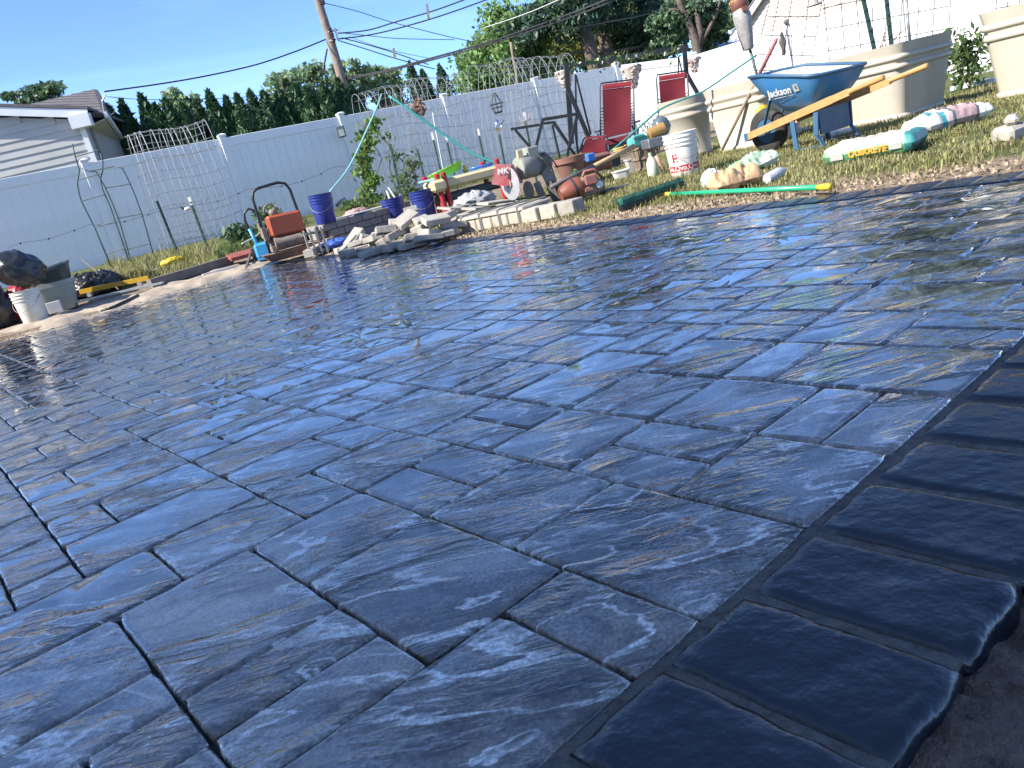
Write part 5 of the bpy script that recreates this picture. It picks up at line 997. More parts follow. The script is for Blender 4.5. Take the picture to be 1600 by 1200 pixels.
# ------------------------------------------------------------------ red recliner chairs
def mesh_fabric():
    t = NT('red_mesh_fabric'); co = t.coords(); n = t.noise(co, 240, 2); c = t.ramp(t.noise(co, 3.5, 3), [(.35, (.13, .010, .018)), (.65, (.19, .014, .024))])
    t.l(c, t.b.inputs['Base Color']); t.b.inputs['Roughness'].default_value = .7; t.bump(n, .002)
    tr = t.new('ShaderNodeBsdfTranslucent'); tr.inputs['Color'].default_value = (.24, .015, .025, 1); mx = t.new('ShaderNodeMixShader'); mx.inputs[0].default_value = .3
    t.l(t.b.outputs[0], mx.inputs[1]); t.l(tr.outputs[0], mx.inputs[2]); t.l(mx.outputs[0], t.n['Material Output'].inputs['Surface']); return t.m
M_REDF = mesh_fabric(); M_REDD = M('dark_red_band', (.22, .015, .025), (.28, .02, .03), .7)
def recliner(label, TL, TR, BL, BR, Y, lace=True, seat=True):
    tl, tr, bl, br = aty(*TL, Y + .12), aty(*TR, Y + .12), aty(*BL, Y - .12), aty(*BR, Y - .12); g = bl.lerp(br, .5); t = thing('reclining_chair', label, 'chair', (g.x, g.y, gz(g.x, g.y)), 0, 'red mesh reclining chairs')
    N = (tr - tl).cross(bl - tl).normalized(); N = N if N.y < 0 else -N
    def f(u, v):
        p = tl.lerp(tr, u).lerp(bl.lerp(br, u), v); return p - N * .035 * math.sin(math.pi * u) * math.sin(math.pi * min(1, v * 1.05))
    ins = lambda u, v: f(.06 + .88 * u, .03 + .94 * v)
    m = MB(); m.grid(lambda u, v: f(.06 + .88 * u, .10 + .87 * v), 12, 18); m.build('sling', M_REDF, t, True, world=True)
    m = MB(); m.grid(lambda u, v: f(.06 + .88 * u, .01 + .09 * v) + N * (.012 + .01 * math.sin(v * 3.1)), 12, 3); m.build('head_band', M_REDD, t, True, world=True)
    e = Vector((0, 0, .01)); w_ = (tr - tl) * .05
    m = MB(); m.tube([bl - w_, f(0, .5) - w_ * .6, f(0, .06) - w_ * .3, tl + w_ * .6 + (tl - bl) * .02, tr - w_ * .6 + (tl - bl) * .02, f(1, .06) + w_ * .3, f(1, .5) + w_ * .6, br + w_], .013, 8); m.build('back_frame', M_BLKMET, t, True, world=True)
    for k in range(9):
        v = .42 + .055 * k
        for s_ in (0, 1): m = MB(); m.tube([f(s_, v) + (w_ * .5 if s_ else -w_ * .5), f(.08 if s_ == 0 else .92, v + .01)], .007, 5); m.build('lacing', M_BLKMET, t, world=True)
    if seat:
        gnd = gz(g.x, g.y); s1, s2 = bl + Vector((-.02, -.28, -.10)), br + Vector((.02, -.28, -.10))
        m = MB(); m.grid(lambda u, v: (bl.lerp(s1, v)).lerp(br.lerp(s2, v), u) - Vector((0, 0, .03 * math.sin(v * 3.1))), 8, 6); m.build('seat', M_REDF, t, True, world=True)
        for p, q in ((bl, s1), (br, s2), (s1, s2)): m = MB(); m.tube([p, q], .013, 6); m.build('seat_rail', M_BLKMET, t, world=True)
        for sx, p in ((-1, bl), (1, br)):
            m = MB(); m.tube([p + Vector((sx * .03, .1, .12)), Vector((p.x + sx * .03, p.y - .3, gnd))], .013, 6); m.build('leg', M_BLKMET, t, world=True)
            m = MB(); m.tube([p + Vector((sx * .03, -.3, .05)), Vector((p.x + sx * .03, p.y + .25, gnd))], .013, 6); m.build('leg', M_BLKMET, t, world=True)
            m = MB(); m.box(p + Vector((sx * .06, -.1, .16)), (.06, .4, .03), bev=.01); m.build('armrest', M_BLKBAG, t, world=True)
    return t
recliner('red mesh reclining chair beside the wooden handle end', (938, 132), (989, 126), (941, 220), (989, 208), 13.2)
recliner('red mesh reclining chair behind the round tan planter', (1026, 119), (1073, 112), (1033, 205), (1076, 190), 13.6)
t = recliner('folded red chair lying low under the swing frame', (913, 216), (948, 212), (905, 240), (950, 238), 12.6, seat=False)
# ------------------------------------------------------------------ hanging baskets on the fence
M_SHELL = M('pinkish_shells', (.60, .50, .46), (.40, .28, .25), .7, 30); M_WIX = M('whitewashed_wicker', (.66, .62, .57), (.50, .45, .41), .8, 20)
for i, (x, y, Y, s_, lab2) in enumerate(((881, 112, 14.9, .26, 'whitewashed cone basket hanging left of the swing frame'), (985, 106, 15.2, .30, 'pink and white basket hanging behind the first red chair'), (1083, 92, 15.6, .2, 'small pale basket hanging on the fence corner post'))):
    c = aty(x, y, Y); t = thing('hanging_basket', lab2, 'hanging basket', c)
    m = MB(); m.lathe([(s_ * .08, -s_ * 1.25), (s_ * .38, -s_ * .75), (s_ * .62, 0), (s_ * .66, .02), (s_ * .6, .02), (s_ * .3, -s_ * .6)], 20); m.build('cone', M_WIX, t, True)
    for k in range(70):
        f = rng.random(); an = rng.random() * 6.28; r_ = s_ * (.12 + .52 * f); m = MB(); 
        if k == 0: sh = MB().lathe([(.002, -.014), (.022, -.006), (.026, .004), (.008, .016)], 7).mesh('shell_tile', M_SHELL, True)
        link('shell_tile', sh, t, (math.cos(an) * r_, math.sin(an) * r_, -s_ * 1.2 * (1 - f)), (rng.random(), rng.random(), an), (1 + .5 * rng.random(),) * 3)
    for k in range(3): an = k * 2.09; m = MB(); m.tube([(math.cos(an) * s_ * .6, math.sin(an) * s_ * .6, 0), (0, .05, s_ * .9)], .004, 4); m.build('chain', M_STEEL, t)
fl = thing('flower_garland', 'garland of small white blossoms on the swing top bar', 'garland', aty(960, 90, 14.5))
for k in range(14):
    x = 890 + 175 * rng.random(); y = 110 - (x - 890) * .15 + rng.gauss(0, 3.5) - 7; c = aty(x, y, 14.4)
    if k == 0: fm = MB().lathe([(.004, -.02), (.03, 0), (.036, .012), (.01, .02)], 7).mesh('blossom', M_WHITEP, True)
    link('blossom', fm, fl, c - fl.location, (rng.random() * 3, rng.random() * 3, 0), (.45 + .35 * rng.random(),) * 3)
leaves('garland_leaves', np.concatenate([np.array(aty(890 + 175 * u, 110 - 175 * u * .15 - 6, 14.4) - fl.location)[None] + nrng.normal(size=(5, 3)) * .06 for u in np.linspace(0, 1, 40)]), .035, M_VINE2, fl)
# ------------------------------------------------------------------ clutter between chairs and bucket
M_BASK = M('brown_wicker', (.17, .125, .10), (.25, .19, .15), .8, 24, 1, .004, 60); M_AQUA = M('aqua_plastic', (.10, .42, .38), (.08, .34, .32), .4, 7)
g = G(1010, 268); t = thing('bushel_basket', 'brown slatted bushel basket left of the printed bucket', 'basket', g)
for k in range(16): an = k * 6.283 / 16; m = MB(); m.beam(Vector((.105 * math.cos(an), .105 * math.sin(an), .0)), Vector((.15 * math.cos(an), .15 * math.sin(an), .29)), .045, .006, up=(math.cos(an), math.sin(an), 0)); m.build('slat', M_BASK, t)
for z, r_ in ((.04, .118), (.16, .138), (.275, .155)): m = MB(); m.lathe([(r_, z - .014), (r_ + .006, z - .014), (r_ + .006, z + .014), (r_, z + .014)], 24, cap=(False, False)); m.build('hoop', M_BASK, t)
m = MB(); m.lathe([(.10, .0), (.14, .26)], 20); m.build('lining', M_DKWOOD, t)
m = MB(); m.box((0, 0, 0), (.22, .16, .13), .3, bev=.03); m.box((.0, -.06, .06), (.16, .06, .05), .3, bev=.015); solo('aqua_jug', m, M_AQUA, 'aqua plastic jug sitting on the bushel basket', 'jug', g + Vector((-.03, .04, .34)), 40, world=False)
m = MB(); m.lathe([(.05, -.09), (.058, -.085), (.058, .085), (.05, .09)], 20, rot=Matrix.Rotation(R(80), 3, 'Y')); solo('tin_can', m, M('gold_tin', (.55, .34, .12), (.45, .26, .08), .35, 9, metal=.4), 'gold tin can lying above the bushel basket', 'can', aty(1026, 204, 8.6), 40, world=False)
m = MB(); m.lathe([(.03, -.11), (.08, -.085), (.115, 0), (.08, .085), (.03, .115)], 24); solo('glass_globe', m, M('blue_glass', (.22, .29, .32), (.12, .18, .22), .1, 12, trans=.5), 'bluish glass globe behind the gold tin can', 'glass globe', aty(1033, 198, 9.2), True, world=False)
m = MB(); m.box((0, 0, 0), (.28, .2, .10), .2, bev=.01); solo('tin_tray', m, M_STEEL, 'grey metal tray resting beside the aqua jug', 'tray', aty(1026, 222, 8.5), False, world=False)
M_GPOT = M('grey_pot', (.45, .44, .43), (.36, .35, .34), .7, 8)
for x, y, sz, rz_, lab2 in ((990, 262, (.16, .16, .17), .5, 'grey square pot left of the bushel basket'), (972, 272, (.2, .14, .10), .2, 'white plastic tray on grass beside the grey pot'), (958, 255, (.28, .2, .2), .4, 'dark tub below the long wooden handle'), (940, 250, (.3, .22, .22), .1, 'black plastic tub behind the dark tub')):
    g = G(x, y + 8); m = MB(); w_, d_, h_ = sz; m.lathe([(.36, 0), (.48, h_ * .9), (.52, h_ * .9), (.52, h_), (.46, h_), (.34, .02)], 24, sq=6, scale=(w_, d_)); solo('pot', m, {0: M_GPOT, 1: M_WHITEP, 2: M_DKTUB, 3: M_BLKBAG}[('grey', 'whit', 'dark', 'blac').index(lab2[:4])], lab2, 'pot', g, 35, world=False)
m = MB(); m.box((0, 0, 0), (.1, .08, .09), .3, bev=.01); solo('blue_carton', m, M('carton_blue', (.05, .2, .65), rough=.5), 'small bright blue carton by the foot of the swing frame', 'carton', aty(922, 246, 9.3), False, world=False)
m = MB(); m.tube([(0.07 * math.cos(k * .45), .07 * math.sin(k * .45), .0014 * k) for k in range(30)], .012, 6); solo('rope_coil', m, M('yellow_rope', (.55, .36, .10), rough=.8), 'coil of yellow rope hung by the wooden handle end', 'rope', aty(970, 236, 8.5), True, world=False)
m = MB(); m.lathe([(.055, 0), (.06, .01), (.055, .14), (.03, .19), (.018, .20), (.018, .24)], 16); solo('bottle', m, M('pale_green_bottle', (.62, .66, .56), (.30, .45, .32), .5, 9), 'pale green bottle leaning on the printed bucket', 'bottle', G(1022, 276), 40, world=False)
m = MB(); m.tube([(0, 0, 0), (-.05, .02, .13), (-.07, .03, .2)], [.012, .018, .02], 8); solo('trowel', m, M('pinkish_wood', (.48, .30, .22), (.38, .22, .16), .6), 'short wooden tool handle leaning on the printed bucket', 'trowel', G(1042, 272), True, world=False)
# ------------------------------------------------------------------ printed bucket
M_BUC2 = M('clean_white_plastic', (.80, .79, .75), (.73, .71, .66), .4, 5); M_PRINT = M('red_print', (.50, .025, .04), (.44, .02, .035), .45)
bk = bucket('white bucket printed red standing on the lawn', 1072, 274, M_BUC2, h=.385)
def wrap(mb, a0, z0, f=1.0):
    out = []
    for x, y, _ in mb.v:
        z = z0 + y; r_ = .128 + .022 * z / .385 + .0012; an = a0 + x / r_; out.append((r_ * math.sin(an), -r_ * math.cos(an), z))
    mb.v = out; return mb
m = MB(); m.lathe([(.128 + .022 * .05 / .385 + .0008, .05), (.128 + .022 * .105 / .385 + .0008, .105)], 48, cap=(False, False)); m.build('print_band', M_PRINT, bk, True)
wrap(text_mb('Qvo,Qvo,Qvo,Qvo,Qvo,Qvo,', .062, 0, .001), -1.9, .062).build('lettering', M_WHITEP, bk)
wrap(text_mb('E', .11, 0, .004), -1.05, .135).build('lettering', M_PRINT, bk)
wrap(text_mb('A', .14, 0, .006), .72, .13).build('lettering', M_PRINT, bk)
for k in range(4): wrap(text_mb('-----' if k % 2 else '------', .02), -.42, .175 - .012 * k).build('lettering', M_PRINT, bk)
# ------------------------------------------------------------------ tan planters
M_TAN = M('tan_plastic', (.50, .455, .37), (.42, .38, .31), .5, 3)
def planter(label, loc, w, h, rz, sq, n=48):
    t = thing('planter', label, 'planter', loc, rz, 'tan ribbed planters'); r = .5
    prof = [(r * .80, 0), (r * .82, .015), (r * .82, h * .055), (r * .79, h * .075), (r * .905, h * .66), (r * .945, h * .675), (r * .955, h * .70), (r * .945, h * .725), (r * .915, h * .74), (r * .925, h * .78), (r * .965, h * .795), (r * .975, h * .82), (r * .965, h * .845), (r * .935, h * .86), (r * .985, h), (r * .95, h), (r * .90, h * .80), (r * .8, h * .7)]
    m = MB(); m.lathe(prof, n, sq=sq, scale=(w, w)); m.build('shell', M_TAN, t, 50)
    m = MB(); m.lathe([(.01, h * .79), (r * .85, h * .78)], n, sq=sq, scale=(w, w), cap=(True, False)); m.build('soil', M_SOIL, t); return t
TH = R(31); du, dv = Vector((math.cos(TH), math.sin(TH), 0)), Vector((-math.sin(TH), math.cos(TH), 0))
def corner_planter(label, px, py, w, h): g = G(px, py); c = g + du * w * .41 + dv * w * .41; return planter(label, (c.x, c.y, g.z), w, h, TH, 22)
corner_planter('large square tan planter behind the wheelbarrow handles', 1412, 186, 1.0, .68)
corner_planter('square tan planter left of the wheelbarrow wheel', 1197, 227, .82, .70)
g = G(1092, 243); planter('round tan planter behind the printed bucket', (g.x, g.y + .3, g.z), .64, .70, 0, 0)
g = G(1550, 158); c = g + du * .40 - dv * .40; planter('square tan planter beside the white boards and weeds', (c.x, c.y, g.z), .95, .74, TH, 22)
# ------------------------------------------------------------------ wheelbarrow
M_WBLUE = M('barrow_blue', (.035, .20, .47), (.07, .20, .38), .42, 9, 1, .001, 30); M_WDK = M('barrow_steel_blue', (.045, .12, .22), (.03, .09, .17), .45, 7); M_RUB = M('tyre_rubber', (.02, .02, .02), (.045, .043, .04), .8, 18); M_WOODO = M('orange_wood', (.55, .30, .12), (.45, .23, .09), .5, 10); M_INNER = M('cement_stained_steel', (.42, .42, .41), (.25, .31, .38), .7, 6)
wb3 = thing('wheelbarrow', 'blue steel wheelbarrow with wooden handles on the lawn', 'wheelbarrow', (3.06, 7.12, gz(3.06, 7.12)), -1.074)
rim = [(-.27, -.25, .70), (-.10, -.315, .69), (.40, -.345, .59), (.50, -.30, .575), (.53, 0, .57), (.50, .30, .575), (.40, .345, .59), (-.10, .315, .69), (-.27, .25, .70), (-.34, .12, .70), (-.355, 0, .70), (-.34, -.12, .70)]
bot = [(-.02, -.12, .345), (.05, -.15, .335), (.26, -.17, .315), (.31, -.14, .315), (.325, 0, .315), (.31, .14, .315), (.26, .17, .315), (.05, .15, .335), (-.02, .12, .345), (-.05, .06, .35), (-.055, 0, .35), (-.05, -.06, .35)]
def tubside(off, flip, top_only=False):
    m = MB(); n = len(rim); c0 = Vector((.1, 0, .33)); V = []
    for lv in range(6):
        f = lv / 5
        for a_, b_ in zip(rim, bot):
            p = Vector(b_).lerp(Vector(a_), f); d = Vector((p.x - .1, p.y, 0)); bulge = .03 * math.sin(math.pi * f)
            V.append(p + d.normalized() * (bulge - off) + Vector((0, 0, off if lv == 0 else 0)))
    F = [(l * n + i, l * n + (i + 1) % n, (l + 1) * n + (i + 1) % n, (l + 1) * n + i) for l in range(5) for i in range(n)] + [tuple(range(n))[::-1]]
    if flip: F = [f[::-1] for f in F]
    return m.add(V, F)
tb = tubside(0, False).build('tub', M_WBLUE, wb3, 60); tubside(.006, True).build('tub_inside', M_INNER, tb, 60)
m = MB(); m.tube([Vector(p) for p in rim + rim[:1]], .014, 8); m.build('rolled_rim', M_WDK, tb, True)
for s_ in (-1, 1):
    m = MB(); p0, p1, p2, p3 = Vector((-.50, s_ * .125, .185)), Vector((.55, s_ * .245, .365)), Vector((.72, s_ * .265, .395)), Vector((1.03, s_ * .29, .445))
    m.beam(p0, p1, .04, .062); m.build('handle', M_WOODO, wb3); m = MB(); m.beam(p1, p2, .038, .055); m.tube([p2, p2.lerp(p3, .1), p3, p3 + (p3 - p2) * .02], [.026, .021, .022, .012], 10); m.build('grip', M_WOODO, wb3, 40)
    m = MB(); m.box(p0 + Vector((.015, 0, 0)), (.05, .05, .075), bev=.004); m.build('axle_bracket', M_WDK, wb3)
    lx = .22; m = MB(); top = Vector((lx, s_ * .215, .31)); ft = Vector((lx + .02, s_ * .235, .0))
    m.beam(Vector((lx - .13, s_ * .2, .285)), Vector((lx - .1, s_ * .225, .0)), .045, .012); m.build('leg', M_WDK, wb3); m = MB(); m.beam(Vector((lx + .14, s_ * .22, .335)), Vector((lx + .12, s_ * .235, .10)), .045, .014); m.beam(Vector((lx + .12, s_ * .235, .11)), Vector((lx + .20, s_ * .235, 0)), .04, .012); m.build('leg', M_WDK, wb3)
    m = MB(); m.beam(Vector((lx - .1, s_ * .226, .01)), Vector((lx + .2, s_ * .236, .01)), .04, .012); m.build('runner', M_WDK, wb3)
    m = MB(); m.beam(Vector((-.33, s_ * .10, .2)), Vector((-.16, s_ * .12, .5)), .03, .01); m.build('strut', M_WDK, wb3)
m = MB(); m.beam(Vector((.36, -.2, .2)), Vector((.36, .2, .2)), .012, .2); m.build('cross_plate', M_WDK, wb3); m = MB(); m.beam(Vector((.1, -.18, .28)), Vector((.1, .18, .28)), .05, .04); m.build('riser', M_WOODD, wb3)
rw = Matrix.Rotation(R(90), 3, 'X'); m = MB(); m.lathe([(.11, -.045), (.165, -.05), (.195, -.03), (.203, 0), (.195, .03), (.165, .05), (.11, .045)], 28, (-.34, 0, .203), rw, cap=(False, False)); wh = m.build('wheel', M_RUB, wb3, True)
m = MB(); m.lathe([(.112, -.04), (.09, -.02), (.02, -.03), (.02, .03), (.09, .02), (.112, .04)], 24, (-.34, 0, .203), rw); m.build('rim', M_WDK, wh, 40); m = MB(); m.tube([(-.34, -.13, .2), (-.34, .13, .2)], .012, 8); m.build('axle', M_STEEL, wh)
def on_tub(mb, x0, z0):                                   # lettering laid on the near tub side
    out = []
    for x, y, _ in mb.v:
        X = x0 + x; zt, zb = .69 - .2 * (X + .1), .335; f = (z0 + y * 1.0 - zb) / (zt - zb); yy = -(.165 + (.155) * f + .03 * math.sin(math.pi * max(0, min(1, f)))) - .012 - .03 * (X + .1) * f; out.append((X, yy, z0 + y))
    mb.v = out; return mb
on_tub(text_mb('Jackson', .085, .2, .0022), -.06, .49).build('lettering', M_WHITEP, tb)
mm = MB(); mm.box((.315, .03, 0), (.055, .062, .002)); on_tub(mm, -.06, .49).build('emblem', M_WHITEP, tb); mm = MB(); mm.box((.318, .036, 0), (.012, .03, .002)); mm = on_tub(mm, -.06, .49); mm.v = [(v[0], v[1] - .002, v[2]) for v in mm.v]; mm.build('emblem_mark', M_WBLUE, tb)
mm = MB(); mm.box((.12, -.02, 0), (.14, .009, .002)); mm.box((.235, -.02, 0), (.06, .009, .002)); on_tub(mm, -.06, .49).build('lettering', M_WHITEP, tb)
solo('yellow_strap', xf(bag_mb((.06, .03, .06), 61, .6, fr=4), Matrix.Translation((0, 0, 0))), M_YBRT, 'crumpled yellow strap hanging behind the wheelbarrow nose', 'strap', aty(1193, 176, 8.0), True, world=False)
# ------------------------------------------------------------------ bags on the grass
def bag_mat():
    t = NT('cement_bag_print'); co = t.coords(); sp = t.new('ShaderNodeSeparateXYZ'); t.l(co, sp.inputs[0]); x, y, z = sp.outputs
    n = t.noise(co, 22, 3)
    white = t.mix(t.mapr(n, .35, .7), (.74, .72, .68), (.62, .60, .56))
    dx = t.math('DIVIDE', t.math('SUBTRACT', x, -.03), .10); dy = t.math('DIVIDE', t.math('SUBTRACT', y, .02), .055); rr = t.math('SQRT', t.math('ADD', t.math('MULTIPLY', dx, dx), t.math('MULTIPLY', dy, dy)))
    org = t.math('MULTIPLY', t.math('LESS_THAN', rr, 1.0), t.math('GREATER_THAN', t.noise(co, 40, 2), .44)); top = t.mix(org, white, (.52, .20, .10))
    grey = t.math('MULTIPLY', t.math('GREATER_THAN', x, .10), t.math('GREATER_THAN', y, .06)); top = t.mix(grey, top, (.32, .38, .33))
    sd = t.math('LESS_THAN', z, .088); c = t.mix(sd, top, (.14, .34, .17))
    end = t.math('GREATER_THAN', x, .215); c = t.mix(end, c, (.04, .22, .22)); end2 = t.math('MULTIPLY', t.math('GREATER_THAN', x, .26), t.math('LESS_THAN', z, .04)); c = t.mix(end2, c, (.06, .09, .09))
    t.l(c, t.b.inputs['Base Color']); t.b.inputs['Roughness'].default_value = .45; t.bump(t.noise(co, 30, 3), .006); return t.m
g = G(1372, 246); m = pillow_mb(.56, .38, .115, 3, .014, 44, 30, 9, .3); o = solo('cement_bag', m, bag_mat(), 'full green and white cement bag lying on the lawn', 'cement bag', g + Vector((.05, .12, .005)), True, world=False); o.rotation_euler = (0, 0, R(-42))
def on_bag(mb, x0, z0):
    out = []
    for x, y, _ in mb.v: z = z0 + y; out.append((x0 + x, -.1925 + .2 * (z - .0625) ** 2 - .002, z))
    mb.v = out; return mb
on_bag(text_mb('QUIKRETE', .05, .25, .0018), -.12, .035).build('lettering', M('orange_print', (.80, .36, .03), rough=.5), o)
mm = MB(); mm.box((0, 0, 0), (.08, .045, .001)); on_bag(mm, -.19, .05).build('print_panel', M_WHITEP, o); mm = MB(); mm.box((0, 0, 0), (.075, .04, .001)); on_bag(mm, .165, .055).build('print_panel', M_WHITEP, o)
def stripe_mat():
    t = NT('striped_bag_print'); co = t.coords(); sp = t.new('ShaderNodeSeparateXYZ'); t.l(co, sp.inputs[0]); w_ = t.math('ADD', sp.outputs[0], t.math('MULTIPLY', t.math('SUBTRACT', t.noise(co, 9, 2), .5), .05))
    c = t.ramp(t.mapr(w_, -.3, .3), [(0, (.62, .63, .62)), (.17, (.35, .37, .38)), (.20, (.05, .28, .31)), (.27, (.55, .42, .40)), (.36, (.10, .12, .14)), (.40, (.42, .28, .28)), (.66, (.40, .26, .27)), (.70, (.13, .13, .14)), (.74, (.75, .75, .74)), (.92, (.28, .30, .31))], 'CONSTANT')
    t.l(c, t.b.inputs['Base Color']); t.b.inputs['Roughness'].default_value = .5; t.bump(t.noise(co, 26, 4), .01); return t.m
g = G(1490, 200); m = pillow_mb(.56, .3, .12, 9, .05, 44, 26, 5, .4); o = solo('striped_bag', m, stripe_mat(), 'half empty pink and teal striped bag by the planter', 'bag', g + Vector((.02, .1, 0)), True, world=False); o.rotation_euler = (0, 0, R(12))
M_PAPER = M('brown_paper', (.50, .33, .19), (.40, .26, .15), .75, 7, 1, .01, 22); M_WPAP = M('torn_white_paper', (.62, .62, .58), (.34, .40, .36), .7, 9, 1, .008, 24); M_GBAG = M('green_bag', (.10, .36, .16), (.55, .56, .50), .5, 5, 1, .008, 24)
g = G(1158, 296); o = solo('paper_bag', pillow_mb(.33, .2, .10, 5, .07, 40, 26, 4, .4), M_PAPER, 'torn brown paper bag crumpled on the lawn', 'paper bag', g + Vector((0, .1, 0)), True, world=False); o.rotation_euler = (0, 0, .15)
g = G(1115, 292); solo('torn_paper', xf(bag_mb((.07, .06, .07), 71, .5, fr=3), Matrix.Translation((0, 0, .05))), M_WPAP, 'crumpled white paper left of the brown bag', 'paper', g, True, world=False)
g = G(1182, 268); o = solo('empty_bag', pillow_mb(.42, .22, .08, 15, .07, 40, 26, 4, .45), M_GBAG, 'empty green and white bag behind the brown bag', 'bag', g + Vector((0, .1, 0)), True, world=False); o.rotation_euler = (0, -.15, .3)
g = G(1214, 282); m = MB(); m.lathe([(.03, -.11), (.036, -.1), (.034, -.02), (.037, 0), (.034, .05), (.018, .09), (.013, .11)], 16, rot=Matrix.Rotation(R(85), 3, 'Y') ); o = solo('water_bottle', m, M('crushed_clear_plastic', (.55, .57, .60), (.38, .40, .44), .15, 20, 1, .006, 60), 'crushed clear bottle lying right of the brown bag', 'bottle', g + Vector((0, 0, .04)), 40, world=False); o.rotation_euler = (0, 0, .6)
# ------------------------------------------------------------------ push broom
M_BRIS = M('green_bristle', (.02, .10, .075), (.035, .14, .10), .6, 20); M_BGRN = M('green_tube', (.02, .42, .20), (.02, .34, .17), .35, 6)
p, q = G(973, 331), G(1070, 296); t = thing('push_broom', 'dark green push broom lying bristles up on the grass', 'broom', p); u = (q - p).normalized(); n2 = Vector((-u.y, u.x, 0)); L = (q - p).length; bang = math.atan2(u.y, u.x)
m = MB(); m.beam(p + Vector((0, 0, .022)), q + Vector((0, 0, .022)), .055, .036); m.lathe([(.027, .004), (.027, .04)], 14, p); m.build('block', M_BLKMET, t, world=True)
m = MB()
for k in range(900):
    f, s_ = rng.random(), rng.gauss(0, .4); b_ = p + u * (L * (f * 1.02 - .01)) + n2 * (.022 * max(-1, min(1, s_))) + Vector((0, 0, .035)); tp = b_ + Vector((0, 0, .062 + .012 * rng.random())) + n2 * (.05 * s_ + .03 + rng.gauss(0, .006)) + u * rng.gauss(0, .012)
    m.add([b_ + u * .004, b_ - u * .004, tp], [(0, 1, 2)])
br = m.build('bristles', M_BRIS, t, world=True); br['kind'] = 'stuff'
m = MB(); m.box(p.lerp(q, .5) + n2 * .02 + Vector((0, 0, .06)), (L, .06, .055), bang, bev=.012); m.build('bristle_core', M_BRIS, t, world=True)
p, q = G(1043, 308) + Vector((0, 0, .02)), G(1288, 301) + Vector((0, 0, .03)); t = thing('broom_handle', 'bright green broom handle with yellow ends on the grass', 'broom handle', p)
m = MB(); m.tube([p.lerp(q, .03), p.lerp(q, .97)], .0155, 12); m.build('tube', M_BGRN, t, True, world=True)
for a_, b_ in ((-.03, .035), (.965, 1.03)): m = MB(); m.tube([p.lerp(q, a_), p.lerp(q, (a_ + b_) / 2), p.lerp(q, b_)], [.012, .019, .017], 10); m.build('connector', M_YBRT, t, True, world=True)
# ------------------------------------------------------------------ owl decoy, tool handle, hooks and wire panels on the right
Yo = 9.1; o0 = aty(1171, 78, Yo); t = thing('owl_decoy', 'grey brown owl decoy perched on a green stake', 'owl decoy', o0)
M_OWLB = M('owl_grey', (.22, .22, .22), (.36, .35, .34), .6, 28); M_OWLR = M('owl_brown', (.24, .09, .06), (.16, .06, .045), .6, 14)
axo = (aty(1158, 20, Yo) - o0); Lo = axo.length; rot_o = axo.normalized().to_track_quat('Z', 'Y').to_matrix()
m = MB(); m.lathe([(.05, 0), (.065, .02), (.085, .14), (.115, .28), (.12, .36), (.10, .43), (.08, .45)], 20, rot=rot_o, scale=(1, .8)); m.build('body', M_OWLB, t, True)
m = MB(); m.lathe([(.08, -.09), (.12, .10), (.10, .30), (.06, .33)], 14, rot_o @ Vector((-.055, -.0, .10)), rot_o, scale=(.8, .55)); m.build('wing', M_OWLR, t, True)
m = MB(); m.lathe([(.06, .40), (.095, .45), (.10, .51), (.08, .56), (.03, .585)], 18, rot=rot_o); hd_ = m.build('head', M_OWLR, t, True)
for s_ in (-1, 1): m = MB(); m.lathe([(.022, 0), (.012, .04), (.002, .075)], 8, rot_o @ Vector((s_ * .055, 0, .555)), rot_o); m.build('ear_tuft', M_OWLR, hd_, True)
m = MB(); m.lathe([(.012, 0), (.008, .01), (.001, .025)], 8, rot_o @ Vector((.02, -.09, .5)), Matrix.Rotation(R(100), 3, 'X')); m.build('beak', M_DKM, hd_, True)
for s_ in (-1, 1): m = MB(); m.lathe([(.013, 0), (.011, .005), (.002, .007)], 10, rot_o @ Vector((.01 + s_ * .04, -.085, .525)), Matrix.Rotation(R(90), 3, 'X')); m.build('eye', M_YBRT, hd_, True)
m = MB(); m.box(rot_o @ Vector((.06, 0, .42)), (.16, .05, .05), rot=rot_o); m.build('shoulder', M_OWLR, t)
m = MB(); m.tube([Vector((.0, 0, .05)), aty(1184, 122, Yo) - o0, aty(1190, 150, Yo) - o0 + Vector((0, 0, -.4))], .017, 8); m.build('stake', M_GREENP, t, True)
p, q = G(1125, 241), aty(1214, 60, 8.3); t = thing('shovel_handle', 'worn wooden tool handle with red grip leaning on planter', 'tool handle', p); md = p.lerp(q, .68)
m = MB(); m.tube([p, md], [.015, .018], 10); m.build('shaft', M_WOODD, t, True, world=True); m = MB(); m.tube([md, q.lerp(md, .05), q], [.019, .021, .012], 10); m.build('grip', M('faded_red_grip', (.40, .16, .17), (.32, .11, .12), .6), t, True, world=True)
Yh = 12.2; g = aty(1240, 112, Yh); t = thing('shepherd_hook', 'grey double shepherd hook in front of the side fence', 'garden hook', (g.x, g.y, gz(g.x, g.y)))
m = MB(); m.tube([Vector((g.x, g.y, .0)), g, aty(1229, 48, Yh), aty(1228, 36, Yh)], .012, 8); m.build('pole', M_STEEL, t, True, world=True)
for pts in ([(1229, 38), (1225, 36), (1222, 41), (1221, 48)], [(1229, 38), (1233, 38), (1236, 50), (1238, 90), (1240, 112)]): m = MB(); m.tube([aty(x, y, Yh) for x, y in pts], .007, 6); m.build('hook', M_STEEL, t, True, world=True)
m = MB(); m.lathe([(.03, -.03), (.035, 0), (.03, .04)], 10, aty(1229, 35, Yh)); m.build('finial', M_DKM, t, True, world=True)
c = aty(1223, 67, Yh); t = thing('bird_ornament', 'dark hanging bird ornament on the shepherd hook', 'ornament', c)
